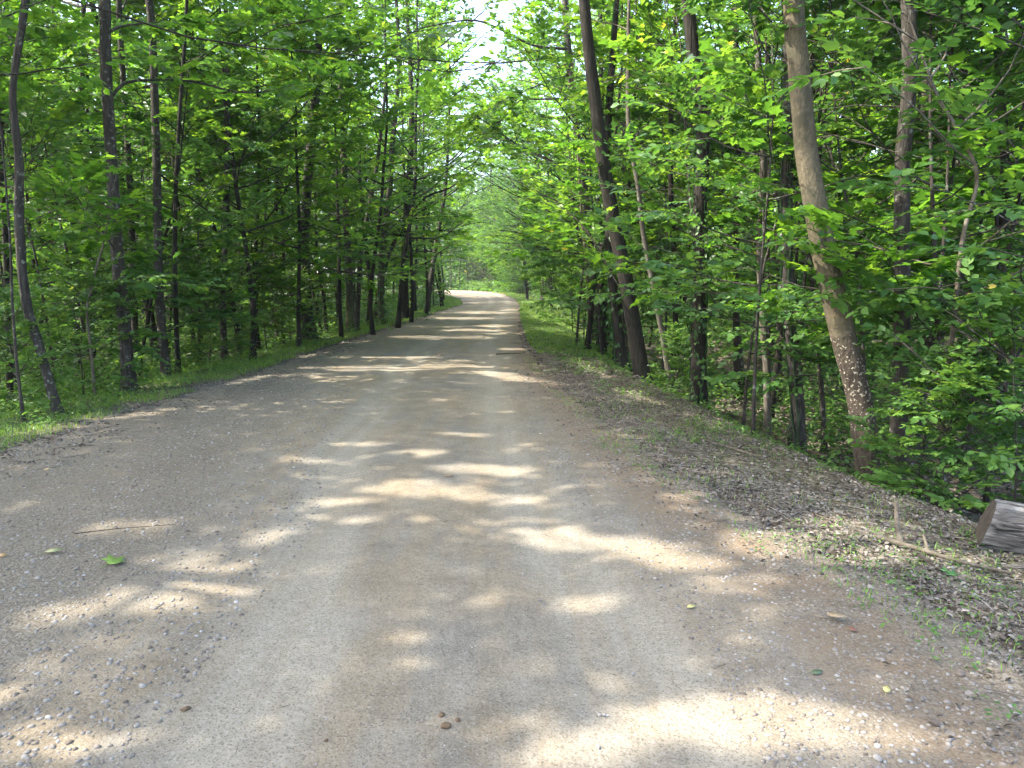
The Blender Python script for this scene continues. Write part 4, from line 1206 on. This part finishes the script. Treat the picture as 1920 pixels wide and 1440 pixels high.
add = {}
for q in G:
    z0 = rng.uniform(.45, .95, len(tb)) * th
    C = q[None] + S[None] * (z0 / S[2])[:, None]
    dd = np.hypot(C[:, 0] - tb[:, 0], C[:, 1] - tb[:, 1]) + np.where(lefty & (th > 12), 0, 99)
    i = int(np.argmin(dd + rng.uniform(0, 1.5, len(dd))))
    if dd[i] < 6.:
        add.setdefault(i, []).append(C[i])
for i, c in enumerate(CROWNS):
    root, gl, mt, base = c[:4]
    if i in add:
        P = np.repeat(np.array(add[i]), 3, 0)
        P = P + rng.normal(0, .07, P.shape)
        P = P[~carve(P)]
        k = len(P); a = rng.uniform(0, 6.28, k)
        leaves(gl, P, np.stack([np.cos(a), np.sin(a), rng.normal(-.2, .2, k)], -1), S[None] * .6 + np.array([0, 0, .6]) + rng.normal(0, .35, (k, 3)), rng.uniform(.18, .28, k), np.clip(rng.normal(.45, .2, k), 0, 1), CR_SHAPE(gl))
    link('crown', gl.mesh('crown', mt, base), root)

# far wood: one mass closing the view
rng = np.random.default_rng(77)
gl, gt = Geo(), Geo()
n = 110000
ang = rng.uniform(-.75, .75, n); dist = rng.uniform(62, 105, n)
x, y = np.sin(ang) * dist, np.cos(ang) * dist
keep = np.where(y > 0, outside(x, y), 0) > 14
n = 150000
x2 = rng.uniform(-50, 28, n); y2 = rng.uniform(138, 190, n)
k2 = (outside(x2, y2) > 4) & (x2 > oR(y2))
x = np.concatenate([x[keep], x2[k2]]); y = np.concatenate([y[keep], y2[k2]])
zt = 19 + 5 * fbm(x * .12, y * .12, 71)
z = zt * rng.uniform(0, 1, len(x)) ** .9
cl = fbm(x * .35 + z * .1, y * .35 + z * .22, 73) + rng.normal(0, .05, len(x)) > np.where(z < 9, .2, .42)
x, y, z = x[cl], y[cl], z[cl]; k = len(x)
a = rng.uniform(0, 6.28, k)
leaves(gl, np.stack([x, y, z], -1), np.stack([np.cos(a), np.sin(a), rng.normal(-.2, .3, k)], -1), np.array([0, 0, 1.]) + rng.normal(0, .5, (k, 3)), rng.uniform(.45, .95, k), rng.beta(2, 2, k), KITE)
for i in range(150):
    an, di = rng.uniform(-.72, .72), rng.uniform(62, 90)
    xx, yy = math.sin(an) * di, math.cos(an) * di
    if outside(xx, yy) > 14:
        tube(gl, np.array([[xx, yy, -1], [xx + rng.normal(0, .5), yy, 9], [xx + rng.normal(0, .8), yy, 17]]), [.2, .15, .06], 6, tint=0)
tag(link('far_wood', gl.mesh('far_wood', M['oak'])), 'far-off wood closing the view behind the trees', 'wood', kind='stuff')

# ------------------------------------------------------------------ single small things
rng = np.random.default_rng(99)


def stick(name, label, pix, r, mat='wood_dead', h=0., cat='stick', zs=None, fork=None):
    P = [ground_px(a, b) for a, b in pix]
    P = np.array([[p[0], p[1], float(road_z(p[0], p[1])) + r + h] for p in P])
    if zs is not None:
        P[:, 2] += zs
    c = catmull(P, .05)
    base = P[0]
    g = Geo(); tube(g, c, np.linspace(r, r * .55, len(c)), 8, .2, len(label))
    if fork:
        i, dx, dy, dz, ln = fork
        q = c[int(i * (len(c) - 1))]
        tube(g, np.array([q, q + np.array([dx, dy, dz]) * ln * .5 + [0, 0, .02], q + np.array([dx, dy, dz]) * ln]), [r * .6, r * .5, r * .25], 6)
    return tag(link(name, g.mesh(name, M[mat], base, True), None, base), label, cat)


stick('fallen_branch', 'long pale fallen branch lying across the sunlit litter below the cut log', [(1640, 1016), (1720, 1040), (1800, 1062), (1895, 1088)], .017, h=.012, fork=(.45, .3, .9, .15, .3), cat='branch')
stick('dead_stub', 'broken upright dead stub sticking up beside the bright bush', [(1690, 1030), (1680, 1015), (1676, 1005)], .022, zs=np.array([0, .09, .21]), cat='stub')
stick('fallen_branch', 'long curved pale branch lying on the verge below the short dark trunk', [(1010, 655), (1040, 662), (1080, 676), (1135, 694)], .024, h=.01, cat='branch')
stick('stick', 'dark straight stick lying on the right edge of the road', [(930, 666), (958, 665), (985, 664)], .014, 'bark_dark')
stick('fallen_branch', 'thin fallen branch slanting down the bank below the thin sun-flecked trunk', [(1365, 775), (1400, 800), (1440, 838)], .015, h=.02, cat='branch')
stick('fallen_branch', 'thin grey branch lying across the litter left of the thick leaning tan trunk', [(1308, 826), (1370, 845), (1465, 876)], .009, h=.02, cat='branch')
stick('stick', 'short grey stick propped against the bank near the shaggy furrowed trunk', [(1495, 828), (1510, 838), (1522, 845)], .014, h=.03)
stick('stick', 'dark half-buried stick crossing under the long pale fallen branch', [(1715, 1045), (1745, 1065), (1765, 1078)], .022, 'bark')
stick('stick', 'thin dark twig casting a line on the left gravel', [(140, 1006), (220, 998), (330, 988)], .0025, 'bark_dark')
stick('stick', 'thin pale stick on the litter in front of the thick leaning tan trunk', [(1500, 962), (1540, 972), (1575, 985)], .007)

# cut log
p = ground_px(1862, 1045)
axis = norm(np.array([.86, -.42, -.05])); Rl = .18
o = np.array([p[0] + .06, p[1] + .22, p[2] - .03])
root = thing('log', o, 'sawn grey log with furrowed bark lying at the right edge of the verge', 'log')
c0 = o + [0, 0, Rl * .8]
d = norm(np.cross(axis, [0, 0, 1.])); u = np.cross(d, axis)
ns, nr = 72, 30
th_ = np.arange(ns) / ns * 2 * PI
r_ = np.random.default_rng(8)
tt = np.linspace(0, 1.5, nr)
fur = np.array([[vnoise(np.array(t * 3.5), np.array(a * 13 + .8 * math.sin(t * 4)), 3) for a in th_] for t in tt])
fur = .94 + .09 * smooth(.3, .6, fur) + .012 * r_.normal(0, 1, fur.shape)
def ringpts(t, k):
    rr = Rl * (fur[k] if k is not None else 1.)
    off = t - (.16 if t < .02 else 0) * 0
    return c0 + axis * t + (d * np.cos(th_)[:, None] + u * np.sin(th_)[:, None]) * np.reshape(rr, (-1, 1))
V = np.array([ringpts(t, k) for k, t in enumerate(tt)])
slant = ((V[..., 2] - c0[2]) / Rl)                     # sawn at a slant: the lower edge sticks out
V = V + axis[None, None] * (slant * .05 * np.exp(-tt / .25)[:, None])[..., None]
i = np.arange(nr - 1)[:, None] * ns; j = np.arange(ns)[None]; k = (j + 1) % ns
g = Geo().add(V.reshape(-1, 3), None, np.stack([i + j, i + k, i + ns + k, i + ns + j], -1).reshape(-1, 4))
TH = np.broadcast_to(th_[None], (nr, ns)).ravel(); TT = np.broadcast_to(tt[:, None], (nr, ns)).ravel()
link('bark', g.mesh('bark', M['log'], o, True, {'ca': np.cos(TH) * Rl, 'sa': np.sin(TH) * Rl, 'along': TT}), root)
edge = V[0]; cen = edge.mean(0)
rings = [cen + (edge - cen) * f + axis * (.004 + .004 * r_.uniform(-1, 1, (ns, 1))) for f in (.3, .65, .9)] + [edge * .995 + cen * .005 + axis * .002]
W = np.vstack([cen[None] + axis * .004] + rings)
T = [(0, 1 + (q + 1) % ns, 1 + q) for q in range(ns)]
Q = [(1 + a_ * ns + q, 1 + a_ * ns + (q + 1) % ns, 1 + (a_ + 1) * ns + (q + 1) % ns, 1 + (a_ + 1) * ns + q) for a_ in range(3) for q in range(ns)]
g = Geo().add(W, T, Q)
link('cut_face', g.mesh('cut_face', M['cut'], o, True), root)


def ground_leaf(label, px, py, size, rot, col, curl=.5, shape='lobed', name='fallen_leaf'):
    p = ground_px(px, py); p[2] = float(road_z(p[0], p[1])) + .006
    m_, nt = new_mat('fallen_leaf_colour')
    nn = noise(nt, coords(nt), 45, 4, .6)
    c = ramp(nt, nn, [(.3, tuple(x * .6 for x in col)), (.6, col), (.8, tuple(min(1, x * 1.25) for x in col))])
    finish(nt, c, .6, nn, .2, .004, .4)
    K = (LOBED if shape == 'lobed' else OVATE)
    Kv = K[0].copy(); Kv[:, 2] = curl * (np.abs(Kv[:, 1]) ** 1.5) + curl * .5 * (Kv[:, 0] - .5) ** 2
    a = rot
    g = Geo(); leaves(g, p[None], np.array([[math.cos(a), math.sin(a), .08]]), np.array([[.1, -.1, 1.]]), np.array([size]), np.array([.5]), (Kv, K[1], K[2]))
    tube(g, np.array([p, p - np.array([math.cos(a), math.sin(a), -.05]) * size * .5]), [size * .02, size * .012], 4)
    o = link(name, g.mesh(name, m_, p), None, p)
    md = o.modifiers.new('thick', 'SOLIDIFY'); md.thickness = .0008
    return tag(o, label, 'leaf')


ground_leaf('fresh green lobed leaf lying on the left gravel', 203, 1066, .12, 1.2, (.13, .22, .03), .45)
ground_leaf('pale green and brown leaf on the gravel left of the fresh green leaf', 85, 1042, .10, .3, (.24, .25, .11), .7, 'o')
ground_leaf('orange-brown leaf at the left edge of the photo', 4, 1050, .06, 2, (.34, .20, .08), .5, 'o')
ground_leaf('curled tan dry leaf on the right shoulder of the road', 1548, 1172, .10, -.5, (.30, .22, .13), 1.5, 'o')
ground_leaf('small yellowish leaf at the right edge of the packed track', 1288, 1148, .05, .4, (.40, .36, .14), .8, 'o')
ground_leaf('dark green leaf lying flat on the road below the curled tan leaf', 1520, 1278, .055, .2, (.07, .10, .05), .2, 'o')
ground_leaf('yellow leaf on the gravel below the dark green flat leaf', 1660, 1312, .05, 1., (.42, .36, .13), .6, 'o')
ground_leaf('small brown leaf in the centre of the track in a sun fleck', 835, 900, .07, 0., (.24, .15, .08), .9, 'o')
ground_leaf('reddish brown leaf on the right gravel below the curled tan leaf', 1605, 1200, .05, 1.9, (.20, .08, .05), .5, 'o')
ground_leaf('tan leaf on the dark left shoulder near the weeds', 82, 886, .07, .9, (.34, .24, .13), .7, 'o')
ground_leaf('dark green weed leaf on the litter near the long pale branch', 1775, 1085, .09, .6, (.05, .14, .04), .5, 'lobed')


def stone(label, px, py, size, tint, name='stone', flat=.55, lump=.22):
    p = ground_px(px, py); p[2] = float(road_z(p[0], p[1]))
    r_ = np.random.default_rng(int(px * 7 + py))
    v, f = ico()
    # one subdivision for a rounded lump
    vs = list(map(tuple, v)); idx = {}; F = []
    def midp(a, b):
        k = (min(a, b), max(a, b))
        if k not in idx:
            q = norm((np.array(vs[a]) + np.array(vs[b])) / 2); idx[k] = len(vs); vs.append(tuple(q))
        return idx[k]
    for a, b, c in f:
        x, y, z = midp(a, b), midp(b, c), midp(c, a)
        F += [(a, x, z), (b, y, x), (c, z, y), (x, y, z)]
    V = np.array(vs); V = V * (1 + lump * (r_.uniform(0, 1, (len(V), 1)) - .5)) * np.array([r_.uniform(.85, 1.25), r_.uniform(.7, 1.), flat]) * size / 2
    V[:, 2] += size * flat * .28
    g = Geo().add(V, np.array(F), None, tint)
    o = link(name, g.mesh(name, M['stone'], None, False), None, p)
    o.rotation_euler = (0, 0, r_.uniform(0, 6))
    return tag(o, label, 'stone')


for lab, px, py, s, t in [
    ('pale rounded stone sitting on the sandy right half of the near track', 1187, 1266, .024, .8), ('small pale stone just above the big sun patch at the bottom', 1133, 1345, .02, .75),
    ('whitish stone right next to the small pale stone by the sun patch', 1124, 1352, .017, .85), ('flat pale stone at the lower edge of the big sun patch', 1122, 1402, .022, .75),
    ('white flat stone at the bottom right corner', 1645, 1434, .034, .8), ('pale stone in the middle of the left track', 378, 1193, .018, 1.),
    ('bluish grey stone in the lower left of the track', 258, 1376, .022, .8), ('pale stone at the lower left edge of the gravel', 92, 1358, .024, .95),
    ('bluish stone on the dark patch of the near left track', 227, 1301, .016, .7), ('small pale chip in the track centre', 980, 1078, .015, .95),
    ('grey stone right of the track centre, touching its twin', 1012, 1133, .02, .55), ('greyish twin stone beside the grey stone in the track centre', 1020, 1137, .016, .65),
    ('brown stone on the right gravel near the bottom sun patch', 1752, 1366, .04, .15), ('dark stone on the gravel right of the dark green leaf', 1800, 1275, .034, .3),
    ('tan stone on the gravel beside the yellow leaf', 1728, 1326, .026, .35), ('grey stone at the edge of the bright left sun patch', 296, 1102, .017, .5),
    ('dark grey stone right of the bright left sun patch', 468, 1078, .02, .3), ('white speckled stone at the bottom centre', 1138, 1352, .012, 1.)]:
    stone(lab, px, py, s, t)
for lab, px, py, s in [('largest lump of brown dried mud on the near road', 836, 1365, .034), ('brown mud lump behind the largest mud lump', 828, 1352, .028), ('small brown mud lump right of the largest mud lump', 858, 1354, .022),
                       ('dark flat mud clod on the left half of the near road', 350, 1340, .03), ('dark round mud clod left of the mud lumps', 612, 1394, .018)]:
    o = stone(lab, px, py, s, 0., 'mud_clod', .45, .75)
    o['category'] = 'mud clod'
    if 'mud' not in M:
        M['mud'] = tint_mat('dried_mud', [(0, (.13, .085, .05)), (1, (.2, .14, .09))], .95, .5)
    o.data.materials[0] = M['mud']

# ------------------------------------------------------------------ air
HAZE = .0004
g = Geo()
x0, x1, y0, y1, z0, z1 = -330, 330, -60, 440, -3.5, 34
V = np.array([(a, b, c) for c in (z0, z1) for b in (y0, y1) for a in (x0, x1)])
g.add(V, None, np.array([(0, 2, 3, 1), (4, 5, 7, 6), (0, 1, 5, 4), (2, 6, 7, 3), (0, 4, 6, 2), (1, 3, 7, 5)]))
m_, nt = new_mat('haze_air')
pv = nt.nodes.new('ShaderNodeVolumePrincipled'); pv.inputs['Density'].default_value = HAZE
pv.inputs['Color'].default_value = (.86, .93, .95, 1); pv.inputs['Anisotropy'].default_value = .3
out = nt.nodes.new('ShaderNodeOutputMaterial'); nt.links.new(pv.outputs[0], out.inputs['Volume'])
if HAZE:
    tag(link('haze', g.mesh('haze', m_)), 'thin bright haze hanging in the air along the road', 'haze', kind='stuff')

# ------------------------------------------------------------------ light, sky, camera
w = bpy.data.worlds.new('World'); sc.world = w; w.use_nodes = True
nt = w.node_tree; nt.nodes.clear()
sky = nt.nodes.new('ShaderNodeTexSky'); sky.sky_type = 'NISHITA'; sky.sun_disc = False
sky.sun_elevation = SUN_EL; sky.sun_rotation = -SUN_AZ
sky.air_density = 1.0; sky.dust_density = 3.5
bg = nt.nodes.new('ShaderNodeBackground'); bg.inputs[1].default_value = .15
out = nt.nodes.new('ShaderNodeOutputWorld')
nt.links.new(sky.outputs[0], bg.inputs[0]); nt.links.new(bg.outputs[0], out.inputs[0])

sun = bpy.data.lights.new('sun', 'SUN'); sun.energy = 2.3; sun.angle = math.radians(.55); sun.color = (1., .94, .82)
so = bpy.data.objects.new('sun', sun); COL.objects.link(so)
so.rotation_euler = Vector((-S[0], -S[1], -S[2])).to_track_quat('-Z', 'Y').to_euler()

cam = bpy.data.cameras.new('camera'); co = bpy.data.objects.new('camera', cam); COL.objects.link(co)
cam.sensor_width = 36; cam.lens = 36 * FPX / 1920; cam.clip_end = 1500; cam.clip_start = .05
co.location = (0, 0, CAMH); co.rotation_euler = (PI / 2 - PITCH, 0, 0)
sc.camera = co
sc.view_settings.view_transform = 'Standard'; sc.view_settings.look = 'None'
sc.view_settings.exposure = 2.92; sc.view_settings.gamma = 1.0
sc.render.engine = 'CYCLES'
cy = sc.cycles
cy.max_bounces = 5; cy.diffuse_bounces = 3; cy.transmission_bounces = 3; cy.glossy_bounces = 1; cy.transparent_max_bounces = 4
cy.caustics_reflective = False; cy.caustics_refractive = False
cy.use_denoising = True
cy.volume_bounces = 0; cy.volume_max_steps = 64
